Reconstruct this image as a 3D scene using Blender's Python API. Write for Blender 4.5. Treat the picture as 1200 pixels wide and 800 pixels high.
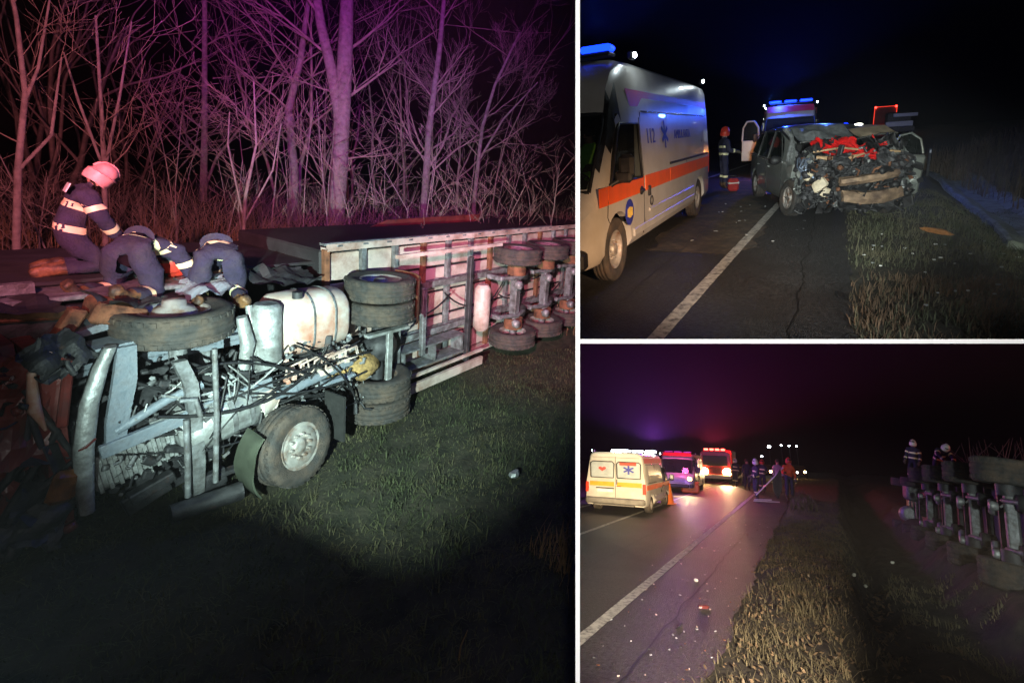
import bpy, bmesh, math, random
import numpy as np
from mathutils import Matrix, Vector, noise as mnoise
from mathutils.bvhtree import BVHTree
R = math.radians
random.seed(7); rng = np.random.default_rng(7)
for o in list(bpy.data.objects): bpy.data.objects.remove(o)
scene = bpy.context.scene
COL = scene.collection

# ------------------------------------------------------------------ camera
FPX, CX, CY = 570.0, 655.0, 320.0          # focal length and optical centre, for a 1200 x 800 frame
cam_d = bpy.data.cameras.new('camera'); cam = bpy.data.objects.new('camera', cam_d); COL.objects.link(cam)
cam_d.sensor_fit = 'HORIZONTAL'; cam_d.sensor_width = 36.0; cam_d.lens = 36.0 * FPX / 1200
cam_d.shift_x = (600 - CX) / 1200; cam_d.shift_y = (CY - 400) / 1200
cam_d.clip_start = 0.05; cam_d.clip_end = 2000
cam.rotation_euler = (R(90), 0, 0)
scene.camera = cam

# ------------------------------------------------------------------ night sky
world = bpy.data.worlds.new('World'); scene.world = world; world.use_nodes = True
wn = world.node_tree
bg = wn.nodes['Background']
sky = wn.nodes.new('ShaderNodeTexSky'); sky.sky_type = 'NISHITA'; sky.sun_disc = False
sky.sun_elevation = R(-3); sky.sun_rotation = R(200)
wn.links.new(sky.outputs[0], bg.inputs[0]); bg.inputs[1].default_value = 0.0002
scene.view_settings.view_transform = 'Standard'; scene.view_settings.look = 'None'
scene.view_settings.gamma = 1.0; scene.view_settings.exposure = 0.0; scene.view_settings.use_curve_mapping = False
scene.cycles.use_denoising = True
scene.cycles.max_bounces = 5; scene.cycles.volume_bounces = 0; scene.cycles.transparent_max_bounces = 12
scene.cycles.sample_clamp_indirect = 4.0
scene.cycles.volume_step_rate = 4; scene.cycles.volume_max_steps = 64

# ------------------------------------------------------------------ the three places: each has its own level ground, eye height and heading
def frame(hp, roll, h):
    fw = Vector(((hp[0] - CX) / FPX, 1, (CY - hp[1]) / FPX)).normalized()
    x = fw.cross(Vector((0, 0, 1))).normalized(); z = x.cross(fw)
    c, s = math.cos(R(roll)), math.sin(R(roll))
    m = Matrix((c * x + s * z, fw, -s * x + c * z)).transposed().to_4x4()
    return m @ Matrix.Translation((0, 0, -h))
P1 = frame((339, 185), 0, 3.8)       # ditch with the overturned lorry
P2 = frame((960, 145), -4, 1.75)     # road with the ambulance and the wrecked car
P3 = frame((905, 540), 6, 1.9)       # road with the emergency vehicles, trailer in the ditch
EDGE_X = (677 - CX) / FPX            # where the partition walls stand between the places
EDGE_Z = (CY - 400) / FPX
px2 = 1.0 / FPX
PL = {1: [((1, -(EDGE_X - px2), 0))],
      2: [((-1, (EDGE_X + px2), 0)), ((0, EDGE_Z + px2, -1))],
      3: [((-1, (EDGE_X + px2), 0)), ((0, -(EDGE_Z - px2), 1))]}
PM = {1: P1, 2: P2, 3: P3}
PLACE = {}                           # object name -> place

# ------------------------------------------------------------------ lamps
def lamp(name, kind, place, loc, col, power, size=0.1, target=None, cone=60, blend=0.3):
    d = bpy.data.lights.new(name, kind); d.color = col; d.energy = power
    if kind in ('POINT', 'SPOT'): d.shadow_soft_size = size
    o = bpy.data.objects.new(name, d); COL.objects.link(o)
    p = PM[place] @ Vector(loc)
    o.location = p
    if kind == 'SPOT':
        t = PM[place] @ Vector(target)
        o.rotation_euler = (t - p).to_track_quat('-Z', 'Y').to_euler()
        d.spot_size = R(cone); d.spot_blend = blend
    return o
def wl(place, w):                    # a point given in world metres, told in the place's own metres
    return PM[place].inverted() @ Vector(w)
lamp('partition_edge_fill', 'POINT', 2, wl(2, (.02, -.35, -.05)), (1, .98, .95), 100, .02)  # added lamp behind the camera that whitens the partition edges
# the ditch: a floodlight beside the photographer, pink and violet emergency lights to the left
FL = Vector((-1.2, .25, -.9))
lamp('floodlight', 'SPOT', 1, wl(1, FL), (0.74, 1.0, 0.90), 5600, 0.04, (1.2, 7.1, 1.75), 60, 0.9)
lamp('pink_emergency_light', 'SPOT', 1, wl(1, (-2.4, .4, 1.4)), (1.0, 0.28, 0.36), 4200, 0.2, (-2.0, 12, 3.4), 56, 1.0)
lamp('violet_emergency_light', 'SPOT', 1, wl(1, (-.5, .5, 1.1)), (0.66, 0.06, 0.95), 8800, 0.25, (2.4, 16, 8.0), 56, 0.9)
lamp('magenta_emergency_light', 'SPOT', 1, wl(1, (-.35, .5, .9)), (1.0, 0.26, 0.42), 5200, 0.15, (5.2, 9.6, 2.2), 42, 0.8)
# the road with the ambulance
lamp('warm_headlight', 'SPOT', 2, wl(2, (1.7, 0.3, -0.1)), (1.0, 0.56, 0.26), 2500, 0.08, (-2.1, 7.2, -0.35), 40, 1.0)
lamp('white_headlight', 'SPOT', 2, wl(2, (.36, 0.3, 0.0)), (0.90, 1.0, 0.92), 4200, 0.08, (.1, 11.5, 0.8), 30, 1.0)
lamp('channel_fill', 'SPOT', 2, wl(2, (2.3, 0.3, 0.1)), (0.85, 1.0, 0.75), 900, 0.08, (3.9, 14, 0.0), 26, 1.0)  # added fill that brightens the drainage channel, no vehicle stands behind it
lamp('low_headlight', 'SPOT', 2, wl(2, (1.9, 0.3, 0.0)), (0.9, 0.97, 1.0), 800, 0.08, (-.7, 6.5, 0.0), 44, 1.0)
# the road with the emergency vehicles
lamp('headlight_behind', 'SPOT', 3, wl(3, (1.2, 0.5, -0.5)), (1.0, 0.84, 0.66), 7500, 0.06, (-3.6, 14.0, 0.2), 44, 1.0)
lamp('headlight_on_ambulance', 'SPOT', 3, wl(3, (1.4, 0.5, -0.5)), (1.0, 0.72, 0.36), 32000, 0.06, (-4.75, 18.4, 0.9), 15, 1.0)
lamp('headlight_verge', 'SPOT', 3, wl(3, (1.9, 0.5, -0.6)), (1.0, 0.84, 0.66), 120, 0.06, (0.3, 9.5, 0), 40, 0.7)
lamp('trailer_light', 'SPOT', 3, wl(3, (2.4, 0.6, -0.4)), (0.88, 1.0, 0.92), 1900, 0.1, (4.6, 18, 1.3), 34, 0.7)

# ------------------------------------------------------------------ materials
MATS = {}
def nodes_of(name):
    m = bpy.data.materials.new(name); m.use_nodes = True
    nt = m.node_tree; return m, nt, nt.nodes['Principled BSDF']
def mat(name, col, rough=0.6, metal=0.0, var=0.25, scale=6.0, bump=0.0, bscale=60.0, col2=None, amt=0.5, s2=3.0, sharp=0.12, coat=0.0, detail=6):
    if name in MATS: return MATS[name]
    m, nt, b = nodes_of(name)
    tc = nt.nodes.new('ShaderNodeTexCoord')
    n1 = nt.nodes.new('ShaderNodeTexNoise'); n1.inputs['Scale'].default_value = scale; n1.inputs['Detail'].default_value = detail
    nt.links.new(tc.outputs['Object'], n1.inputs['Vector'])
    rp = nt.nodes.new('ShaderNodeValToRGB')
    rp.color_ramp.elements[0].position = 0.3; rp.color_ramp.elements[1].position = 0.72
    rp.color_ramp.elements[0].color = [c * (1 - var) for c in col] + [1]
    rp.color_ramp.elements[1].color = [min(1, c * (1 + var)) for c in col] + [1]
    nt.links.new(n1.outputs['Fac'], rp.inputs['Fac'])
    out = rp.outputs['Color']
    if col2 is not None:
        n2 = nt.nodes.new('ShaderNodeTexNoise'); n2.inputs['Scale'].default_value = s2; n2.inputs['Detail'].default_value = 8; n2.inputs['Roughness'].default_value = 0.65
        nt.links.new(tc.outputs['Object'], n2.inputs['Vector'])
        mr = nt.nodes.new('ShaderNodeMapRange'); mr.inputs['From Min'].default_value = 1 - amt - sharp * 0.5; mr.inputs['From Max'].default_value = 1 - amt + sharp * 0.5
        nt.links.new(n2.outputs['Fac'], mr.inputs['Value'])
        mx = nt.nodes.new('ShaderNodeMix'); mx.data_type = 'RGBA'
        nt.links.new(mr.outputs['Result'], mx.inputs['Factor'])
        nt.links.new(out, mx.inputs[6]); mx.inputs[7].default_value = list(col2) + [1]
        out = mx.outputs[2]
    nt.links.new(out, b.inputs['Base Color'])
    b.inputs['Roughness'].default_value = rough; b.inputs['Metallic'].default_value = metal
    if coat: b.inputs['Coat Weight'].default_value = coat
    mr2 = nt.nodes.new('ShaderNodeMapRange'); mr2.inputs['To Min'].default_value = max(0.03, rough - 0.12); mr2.inputs['To Max'].default_value = min(1, rough + 0.15)
    nt.links.new(n1.outputs['Fac'], mr2.inputs['Value']); nt.links.new(mr2.outputs['Result'], b.inputs['Roughness'])
    if bump:
        n3 = nt.nodes.new('ShaderNodeTexNoise'); n3.inputs['Scale'].default_value = bscale; n3.inputs['Detail'].default_value = 5
        nt.links.new(tc.outputs['Object'], n3.inputs['Vector'])
        bp = nt.nodes.new('ShaderNodeBump'); bp.inputs['Strength'].default_value = bump; bp.inputs['Distance'].default_value = 0.02
        nt.links.new(n3.outputs['Fac'], bp.inputs['Height']); nt.links.new(bp.outputs['Normal'], b.inputs['Normal'])
    MATS[name] = m
    return m
def emit(name, col, strength):
    if name in MATS: return MATS[name]
    m, nt, b = nodes_of(name)
    b.inputs['Base Color'].default_value = list(col) + [1]
    b.inputs['Emission Color'].default_value = list(col) + [1]; b.inputs['Emission Strength'].default_value = strength
    n = nt.nodes.new('ShaderNodeTexNoise'); n.inputs['Scale'].default_value = 20; mr = nt.nodes.new('ShaderNodeMapRange'); mr.inputs['To Min'].default_value = .3; mr.inputs['To Max'].default_value = .5
    nt.links.new(n.outputs['Fac'], mr.inputs['Value']); nt.links.new(mr.outputs['Result'], b.inputs['Roughness'])
    MATS[name] = m; return m
def glass(name, tint, see=0.7):
    if name in MATS: return MATS[name]
    m, nt, b = nodes_of(name)
    o = nt.nodes['Material Output']
    tr = nt.nodes.new('ShaderNodeBsdfTransparent'); tr.inputs[0].default_value = list(tint) + [1]
    b.inputs['Base Color'].default_value = [c * .05 for c in tint] + [1]; b.inputs['Roughness'].default_value = 0.06
    n = nt.nodes.new('ShaderNodeTexNoise'); n.inputs['Scale'].default_value = 5
    mr = nt.nodes.new('ShaderNodeMapRange'); mr.inputs['To Min'].default_value = 1 - see - .08; mr.inputs['To Max'].default_value = 1 - see + .08
    nt.links.new(n.outputs['Fac'], mr.inputs['Value'])
    mx = nt.nodes.new('ShaderNodeMixShader'); nt.links.new(mr.outputs['Result'], mx.inputs[0])
    nt.links.new(tr.outputs[0], mx.inputs[1]); nt.links.new(b.outputs[0], mx.inputs[2]); nt.links.new(mx.outputs[0], o.inputs['Surface'])
    MATS[name] = m; return m
RUST = (0.16, 0.055, 0.022)
M = dict(
 steel=mat('steel_grey', (.28, .30, .32), .55, .3, .45, 9, .6, 26, (.05, .038, .03), .46, 8, .5),
 dark=mat('dark_metal', (.045, .045, .05), .55, .3, .5, 9, .3, 40, (.12, .05, .03), .3, 5, .2),
 rust=mat('rusty_metal', (.20, .085, .045), .8, .1, .5, 8, .5, 40, (.06, .03, .02), .4, 6, .2),
 tyre=mat('tyre_rubber', (.042, .040, .039), .85, 0, .4, 14, .6, 60, (.13, .09, .065), .38, 5, .4),
 rim=mat('wheel_rim', (.42, .40, .38), .5, .4, .3, 8, .2, 30, (.22, .11, .06), .42, 5, .2),
 white=mat('dirty_white_paint', (.66, .63, .58), .45, 0, .15, 4, .1, 20, (.42, .13, .06), .46, 1.7, .3),
 alu=mat('aluminium', (.50, .53, .54), .48, .45, .3, 9, .5, 22, (.09, .075, .065), .42, 8, .5),
 blue=mat('blue_grey_paint', (.27, .33, .40), .5, .1, .35, 8, .5, 26, (.08, .06, .05), .42, 8, .5),
 redp=mat('faded_red_paint', (.15, .03, .026), .3, 0, .35, 4, .2, 20, (.05, .03, .03), .38, 3, .25),
 tarp=mat('dark_tarp', (.024, .024, .027), .7, 0, .4, 3, .4, 14),
 black=mat('black_plastic', (.018, .018, .02), .5, 0, .4, 12, .15, 50),
 rubber=mat('black_rubber', (.02, .02, .02), .8, 0, .3, 9, .2, 40),
 panel=mat('trailer_panel', (.60, .50, .45), .55, .1, .2, 3, .25, 12, (.24, .10, .06), .40, 2.5, .3),
 navy=mat('navy_cloth', (.022, .022, .055), .9, 0, .35, 14, .6, 50, (.05, .045, .06), .38, 5, .3),
 navy2=mat('worn_navy_cloth', (.024, .022, .055), .9, 0, .3, 12, .6, 50, (.05, .045, .06), .38, 5, .3),
 band=mat('reflective_band', (.92, .84, .50), .4, 0, .12, 10, .1, 60),
 boot=mat('boot_leather', (.05, .03, .02), .6, 0, .4, 10, .3, 40, (.26, .13, .05), .42, 6, .2),
 skin=mat('skin', (.45, .25, .18), .55, 0, .12, 10),
 hair=mat('dark_hair', (.03, .02, .015), .6, 0, .3, 30, .5, 90),
 helmr=mat('red_helmet', (.62, .05, .03), .35, 0, .15, 8),
 helmp=mat('pale_red_helmet', (.72, .42, .40), .4, 0, .12, 6, .05, 30, (.62, .25, .25), .4, 4, .2),
 helmw=mat('white_helmet', (.75, .74, .70), .35, 0, .1, 8),
 glove=mat('work_glove', (.10, .085, .06), .85, 0, .3, 14, .4, 50),
 bark=mat('bark', (.22, .17, .15), .9, 0, .4, 9, .7, 26, (.26, .23, .21), .40, 5, .3),
 twig=mat('twig_bark', (.25, .19, .15), .9, 0, .35, 5),
 orange=mat('orange_plastic', (.72, .16, .03), .5, 0, .15, 8),
 yellowp=mat('yellow_paint', (.70, .48, .08), .5, 0, .15, 8),
)
M['vanw'] = mat('van_white_paint', (.52, .50, .47), .32, 0, .10, 2.5, .03, 8, (.36, .32, .27), .36, 1.6, .5, coat=.3)
M['vanstripe'] = mat('orange_stripe', (.80, .115, .02), .4, 0, .12, 5)
M['vanred'] = mat('red_band', (.42, .022, .02), .4, 0, .15, 5)
M['glassd'] = glass('dark_glass', (.55, .6, .6), .62)
M['glasst'] = glass('tinted_glass', (.35, .42, .40), .40)
M['glassf'] = mat('frosted_glass', (.34, .38, .40), .35, 0, .15, 5)
M['letter'] = mat('blue_print', (.03, .04, .30), .5, 0, .2, 10)
M['carpaint'] = mat('grey_car_paint', (.24, .26, .25), .32, .25, .2, 3, .04, 10, (.16, .13, .10), .34, 3, .4, coat=.5)
M['chrome'] = mat('chrome_trim', (.62, .63, .62), .2, .9, .1, 9)
M['bluee'] = emit('blue_beacon', (.004, .03, 1.0), 5)
M['whitee'] = emit('white_lamp', (.85, .97, 1.0), 45)
M['warme'] = emit('warm_headlamp', (1.0, .55, .18), 60)
M['rede'] = emit('red_marker', (1.0, .03, .02), 12)
M['ambere'] = emit('amber_indicator', (1.0, .28, .03), 25)

# ------------------------------------------------------------------ mesh helpers
def ortho(d):
    d = Vector(d).normalized()
    a = Vector((0, 0, 1)) if abs(d.z) < 0.9 else Vector((1, 0, 0))
    u = d.cross(a).normalized(); return u, d.cross(u), d
class MB:
    def __init__(s): s.v = []; s.f = []; s.sm = []
    def add(s, vs, fs, smooth=False):
        n = len(s.v); s.v += [tuple(p) for p in vs]; s.f += [tuple(i + n for i in q) for q in fs]; s.sm += [smooth] * len(fs); return s
    def box(s, c, sz, rot=None, ch=0.0):
        x, y, z = sz[0] / 2, sz[1] / 2, sz[2] / 2
        if ch > 0:      # chamfered box
            k = min(ch, x * .9, y * .9, z * .9); vs = []; 
            for sx in (-1, 1):
                for sy in (-1, 1):
                    for sz_ in (-1, 1):
                        vs += [(sx * x, sy * (y - k), sz_ * (z - k)), (sx * (x - k), sy * y, sz_ * (z - k)), (sx * (x - k), sy * (y - k), sz_ * z)]
            bm = bmesh.new(); [bm.verts.new(p) for p in vs]; r = bmesh.ops.convex_hull(bm, input=bm.verts)
            bmesh.ops.dissolve_limit(bm, angle_limit=0.01, verts=bm.verts, edges=bm.edges)
            bm.verts.index_update(); vs = [v.co.copy() for v in bm.verts]; fs = [[v.index for v in f.verts] for f in bm.faces]; bm.free()
        else:
            vs = [Vector((a * x, b * y, c_ * z)) for a in (-1, 1) for b in (-1, 1) for c_ in (-1, 1)]
            fs = [(0, 1, 3, 2), (4, 6, 7, 5), (0, 4, 5, 1), (2, 3, 7, 6), (0, 2, 6, 4), (1, 5, 7, 3)]
        if rot is not None: vs = [rot @ Vector(p) for p in vs]
        return s.add([Vector(p) + Vector(c) for p in vs], fs)
    def tube(s, pts, r, n=6, cap=True, smooth=True):
        pts = [Vector(p) for p in pts]; k = len(pts)
        rs = r if isinstance(r, (list, tuple)) else [r] * k
        u, w, _ = ortho(pts[1] - pts[0]); vs = []
        for i, p in enumerate(pts):
            d = (pts[min(i + 1, k - 1)] - pts[max(i - 1, 0)])
            if d.length < 1e-9: d = Vector((0, 0, 1))
            d.normalize(); u = (u - d * u.dot(d))
            if u.length < 1e-6: u = ortho(d)[0]
            u.normalize(); w = d.cross(u)
            for j in range(n):
                a = 2 * math.pi * j / n
                vs.append(p + rs[i] * (math.cos(a) * u + math.sin(a) * w))
        fs = [(i * n + j, i * n + (j + 1) % n, (i + 1) * n + (j + 1) % n, (i + 1) * n + j) for i in range(k - 1) for j in range(n)]
        s.add(vs, fs, smooth)
        if cap: s.add(vs[:n], [tuple(range(n - 1, -1, -1))]); s.add(vs[-n:], [tuple(range(n))])
        return s
    def cyl(s, a, b, r0, r1=None, n=14, smooth=True): return s.tube([a, b], [r0, r0 if r1 is None else r1], n, True, smooth)
    def lathe(s, prof, c, axis, n=24, smooth=True, a0=0.0, a1=2 * math.pi):
        u, w, d = ortho(axis); c = Vector(c); full = a1 - a0 > 6.28; m = n if full else n + 1; vs = []
        for (r, h) in prof:
            for j in range(m):
                a = a0 + (a1 - a0) * j / n
                vs.append(c + d * h + r * (math.cos(a) * u + math.sin(a) * w))
        k = len(prof)
        fs = [(i * m + j, i * m + (j + 1) % m, (i + 1) * m + (j + 1) % m, (i + 1) * m + j) for i in range(k - 1) for j in range(n)]
        return s.add(vs, fs, smooth)
    def prism(s, poly, ex, o=(0, 0, 0), u=(1, 0, 0), w=(0, 0, 1)):
        # polygon (a, b) in the plane o + a u + b w, extruded by vector ex
        o, u, w, ex = Vector(o), Vector(u), Vector(w), Vector(ex); n = len(poly)
        A = [o + a * u + b * w for a, b in poly]; B = [p + ex for p in A]
        return s.add(A + B, [tuple(range(n - 1, -1, -1)), tuple(range(n, 2 * n))] + [(i, (i + 1) % n, n + (i + 1) % n, n + i) for i in range(n)])
    def loft(s, loops, closed=True, caps=True, smooth=True):
        n = len(loops[0]); vs = [p for l in loops for p in l]; m = n if closed else n - 1
        s.add(vs, [(i * n + j, i * n + (j + 1) % n, (i + 1) * n + (j + 1) % n, (i + 1) * n + j) for i in range(len(loops) - 1) for j in range(m)], smooth)
        if caps and closed: s.add(loops[0], [tuple(range(n - 1, -1, -1))]); s.add(loops[-1], [tuple(range(n))])
        return s
    def ball(s, c, r, n=8, m=6):
        c = Vector(c); rr = r if isinstance(r, (tuple, list)) else (r, r, r); vs = []
        for i in range(m + 1):
            t = math.pi * i / m
            for j in range(n):
                a = 2 * math.pi * j / n
                vs.append(c + Vector((rr[0] * math.sin(t) * math.cos(a), rr[1] * math.sin(t) * math.sin(a), rr[2] * math.cos(t))))
        return s.add(vs, [(i * n + j, (i + 1) * n + j, (i + 1) * n + (j + 1) % n, i * n + (j + 1) % n) for i in range(m) for j in range(n)], True)
    def mesh(s, name, weld=False):
        me = bpy.data.meshes.new(name); me.from_pydata(s.v, [], s.f)
        me.polygons.foreach_set('use_smooth', s.sm)
        if weld:
            bm = bmesh.new(); bm.from_mesh(me); bmesh.ops.remove_doubles(bm, verts=bm.verts, dist=1e-4)
            bmesh.ops.recalc_face_normals(bm, faces=bm.faces); bm.to_mesh(me); bm.free()
        me.validate(); me.update(); return me
    def build(s, name, m, parent=None, place=None, weld=False, kind=None, jag=0.0):
        if jag:
            s.v = [tuple(Vector(p) + Vector(mnoise.noise_vector(Vector(p) * 4)) * jag) for p in s.v]
        o = bpy.data.objects.new(name, s.mesh(name, weld)); COL.objects.link(o)
        o.data.materials.append(M[m] if isinstance(m, str) else m)
        if parent: o.parent = parent; PLACE[o.name] = PLACE.get(parent.name)
        elif place: o.matrix_world = PM[place]; PLACE[o.name] = place
        if kind: o['kind'] = kind
        return o
def tag(o, label, cat=None, group=None, kind=None):
    if label: o['label'] = label
    if cat: o['category'] = cat
    if group: o['group'] = group
    if kind: o['kind'] = kind
    return o
def thing(name, label, cat, place, loc=(0, 0, 0), rz=0.0, group=None, mtx=None):
    o = bpy.data.objects.new(name, None); COL.objects.link(o)
    o.matrix_world = PM[place] @ (mtx if mtx is not None else Matrix.Translation(loc) @ Matrix.Rotation(rz, 4, 'Z'))
    PLACE[o.name] = place; tag(o, label, cat, group); return o
def part(name, m, parent, fn, **k):
    b = MB(); fn(b); return b.build(name, m, parent, **k)
def apply_mods(o):
    dg = bpy.context.evaluated_depsgraph_get(); dg.update()
    me = bpy.data.meshes.new_from_object(o.evaluated_get(dg)); o.modifiers.clear(); o.data = me
def boolean(o, cutters):
    par = o.parent; o.parent = None
    for c in cutters:
        md = o.modifiers.new('cut', 'BOOLEAN'); md.object = c; md.operation = 'DIFFERENCE'; md.solver = 'EXACT'
    apply_mods(o)
    for c in cutters: bpy.data.objects.remove(c)
    o.parent = par
    return o
def cutter(fn):
    b = MB(); fn(b); o = bpy.data.objects.new('cut', b.mesh('cut', True)); COL.objects.link(o); return o
def text_part(s, name, m, parent, size, mtx, depth=0.004):
    cu = bpy.data.curves.new(name, 'FONT'); cu.body = s; cu.size = size; cu.extrude = depth; cu.align_x = 'CENTER'; cu.align_y = 'CENTER'
    t = bpy.data.objects.new('t', cu); COL.objects.link(t)
    dg = bpy.context.evaluated_depsgraph_get(); dg.update(); me = bpy.data.meshes.new_from_object(t.evaluated_get(dg))
    bpy.data.objects.remove(t); me.transform(mtx); me.materials.clear(); me.materials.append(M[m])
    o = bpy.data.objects.new(name, me); COL.objects.link(o); o.parent = parent; PLACE[o.name] = PLACE.get(parent.name); return o
def basis(o, x, y, z): return Matrix((Vector(x), Vector(y), Vector(z))).transposed().to_4x4() if o is None else Matrix.Translation(o) @ Matrix((Vector(x), Vector(y), Vector(z))).transposed().to_4x4()
def fast_mesh(name, verts, faces, m, place, smooth=False):
    # numpy verts (n,3) and faces (k,3 or 4)
    me = bpy.data.meshes.new(name); k = faces.shape[1]
    me.vertices.add(len(verts)); me.vertices.foreach_set('co', np.ascontiguousarray(verts, dtype=np.float32).ravel())
    me.loops.add(faces.size); me.loops.foreach_set('vertex_index', np.ascontiguousarray(faces, dtype=np.int32).ravel())
    me.polygons.add(len(faces)); me.polygons.foreach_set('loop_start', np.arange(0, faces.size, k, dtype=np.int32))
    me.update(calc_edges=True); me.validate()
    if smooth: me.polygons.foreach_set('use_smooth', np.ones(len(faces), dtype=bool))
    me.materials.append(M[m] if isinstance(m, str) else m)
    o = bpy.data.objects.new(name, me); COL.objects.link(o); o.matrix_world = PM[place]; PLACE[o.name] = place; return o
def n2(x, y, s, seed=0): return mnoise.fractal(Vector((x * s, y * s, seed)), 0.8, 2.0, 4)
def grid(name, m, place, xs, ys, fz, label=None):
    nx, ny = len(xs), len(ys)
    v = np.array([(x, y, fz(x, y)) for y in ys for x in xs])
    i, j = np.meshgrid(np.arange(nx - 1), np.arange(ny - 1)); a = (j * nx + i).ravel()
    o = fast_mesh(name, v, np.stack([a, a + 1, a + 1 + nx, a + nx], 1), m, place, True); o['kind'] = 'structure'
    return o
def smooth01(a, b, x): t = min(1, max(0, (x - a) / (b - a))); return t * t * (3 - 2 * t)

# ------------------------------------------------------------------ builders: people
RAD = dict(pelvis=(.155, .125), spine=(.155, .12), chest=(.19, .14), neck=(.065, .065), head=(.092, .105), crown=(.07, .08),
           sho=(.085, .085), elb=(.062, .062), wri=(.05, .05), hip=(.10, .105), kne=(.078, .078), ank=(.058, .062), toe=(.048, .04))
BONES = [('pelvis', 'spine'), ('spine', 'chest'), ('chest', 'neck'), ('neck', 'head'), ('head', 'crown')]
for s_ in 'lr': BONES += [('chest', 'sho' + s_), ('sho' + s_, 'elb' + s_), ('elb' + s_, 'wri' + s_), ('pelvis', 'hip' + s_), ('hip' + s_, 'kne' + s_), ('kne' + s_, 'ank' + s_), ('ank' + s_, 'toe' + s_)]
def stand(**over):                   # standing, facing +y, 1.75 m
    j = dict(pelvis=(0, 0, .95), spine=(0, .01, 1.12), chest=(0, 0, 1.34), neck=(0, .01, 1.50), head=(0, .03, 1.62), crown=(0, .03, 1.70),
             shol=(-.19, 0, 1.40), shor=(.19, 0, 1.40), elbl=(-.25, -.02, 1.13), elbr=(.25, -.02, 1.13), wril=(-.25, .10, .90), wrir=(.25, .10, .90),
             hipl=(-.10, 0, .90), hipr=(.10, 0, .90), knel=(-.11, .03, .50), kner=(.11, .03, .50), ankl=(-.11, 0, .09), ankr=(.11, 0, .09), toel=(-.13, .17, .04), toer=(.13, .17, .04))
    j.update(over); return j
def person(label, place, mtx, j, jacket='navy', trousers='navy2', helmet=None, hair=True, bands=(), feet='boot', fat=1.1, group=None, hold=0.6, bandmat='band', vest=None):
    root = thing('person', label, 'person', place, mtx=mtx, group=group)
    names = list(j); me = bpy.data.meshes.new('body')
    me.from_pydata([j[n] for n in names], [(names.index(a), names.index(b)) for a, b in BONES], [])
    o = bpy.data.objects.new('body', me); COL.objects.link(o)
    o.modifiers.new('skin', 'SKIN').branch_smoothing = 0.6
    if not me.skin_vertices: me.attributes.new('skin', 'FLOAT_VECTOR', 'POINT') if False else None
    sv = me.skin_vertices
    for i, n in enumerate(names):
        key = n if n in RAD else n[:-1]; r = RAD[key]
        k = fat if key not in ('head', 'crown', 'neck') else 1.0
        sv[0].data[i].radius = (r[0] * k, r[1] * k); sv[0].data[i].use_root = (n == 'pelvis')
    ss = o.modifiers.new('sub', 'SUBSURF'); ss.levels = 2; ss.render_levels = ss.levels
    apply_mods(o); me = o.data
    cloth = {'jacket': M[jacket], 'trousers': M[trousers], 'skin': M['skin'], 'feet': M[feet]}
    for k in ('jacket', 'trousers', 'skin', 'feet'): me.materials.append(cloth[k])
    seg = [(Vector(j[a]), Vector(j[b]), a, b) for a, b in BONES]
    nf = len(me.polygons); cc = np.empty(nf * 3, dtype=np.float32); me.polygons.foreach_get('center', cc); cc = cc.reshape(-1, 3)
    D = []; TT = []
    for a, b, na, nb in seg:
        a_, ab = np.array(a), np.array(b - a); t = np.clip((cc - a_) @ ab / (ab @ ab), 0, 1); D.append(np.linalg.norm(cc - a_ - t[:, None] * ab, axis=1)); TT.append(t)
    bi = np.argmin(np.array(D), 0); tt = np.array(TT)[bi, np.arange(nf)]; mi = np.zeros(nf, dtype=np.int32)
    for k, (a, b, na, nb) in enumerate(seg):
        q = bi == k
        if nb in ('head', 'crown'): mi[q] = 2
        elif nb[:3] == 'toe': mi[q] = 3
        elif nb[:3] == 'ank': mi[q] = np.where(tt[q] > .72, 3, 1)
        elif nb[:3] in ('hip', 'kne'): mi[q] = 1
        elif nb == 'spine': mi[q] = np.where(tt[q] < .25, 1, 0)
    me.polygons.foreach_set('material_index', mi); me.polygons.foreach_set('use_smooth', np.ones(nf, dtype=bool))
    for v in me.vertices:            # creases in the cloth
        v.co += v.normal * (mnoise.noise(v.co * 8.0) * .022 - abs(mnoise.noise(v.co * 17.0)) * .022 + mnoise.noise(v.co * 30.0) * .006)
    o.parent = root; PLACE[o.name] = place; root_name = root.name
    bvh = BVHTree.FromPolygons([v.co.copy() for v in me.vertices], [tuple(p.vertices) for p in me.polygons])
    for (a, b, t, w) in bands:        # reflective bands follow the cloth
        A, B = Vector(j[a]), Vector(j[b]); d = (B - A).normalized(); u, w_, _ = ortho(d); mb = MB(); loops = []; n = 22
        for q in (-.5, -.17, .17, .5):
            lp = []
            c = A + (B - A) * t + d * (w * q)
            for k in range(n):
                dr = u * math.cos(2 * math.pi * k / n) + w_ * math.sin(2 * math.pi * k / n)
                h = bvh.ray_cast(c, dr, .4)
                lp.append(c + dr * ((h[3] if h[0] is not None else .1) + .007))
            loops.append(lp)
        mb.loft(loops, True, False); mb.build('reflective_band', bandmat, root)
    hd, cr, nk = Vector(j['head']), Vector(j['crown']), Vector(j['neck'])
    up = (cr - hd).normalized(); fwd = Vector(j.get('look', (0, 1, 0))) if 'look' in j else None
    face = root.get('_f')
    fdir = Vector((0, 1, 0)) - up * up.y
    if fdir.length < .3: fdir = Vector((0, 0, -1)) - up * (-up.z)
    fdir.normalize(); side = fdir.cross(up)
    mb = MB(); c0 = hd + fdir * .085
    mb.tube([c0 + up * .03 + fdir * .0, c0 + fdir * .022 - up * .005, c0 - up * .02], [.008, .014, .008], 6)
    for sgn in (-1, 1): mb.ball(hd + side * sgn * .092, (.016, .022, .032), 6, 4)
    f = mb.build('face', 'skin', root)
    mb = MB()
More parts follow.
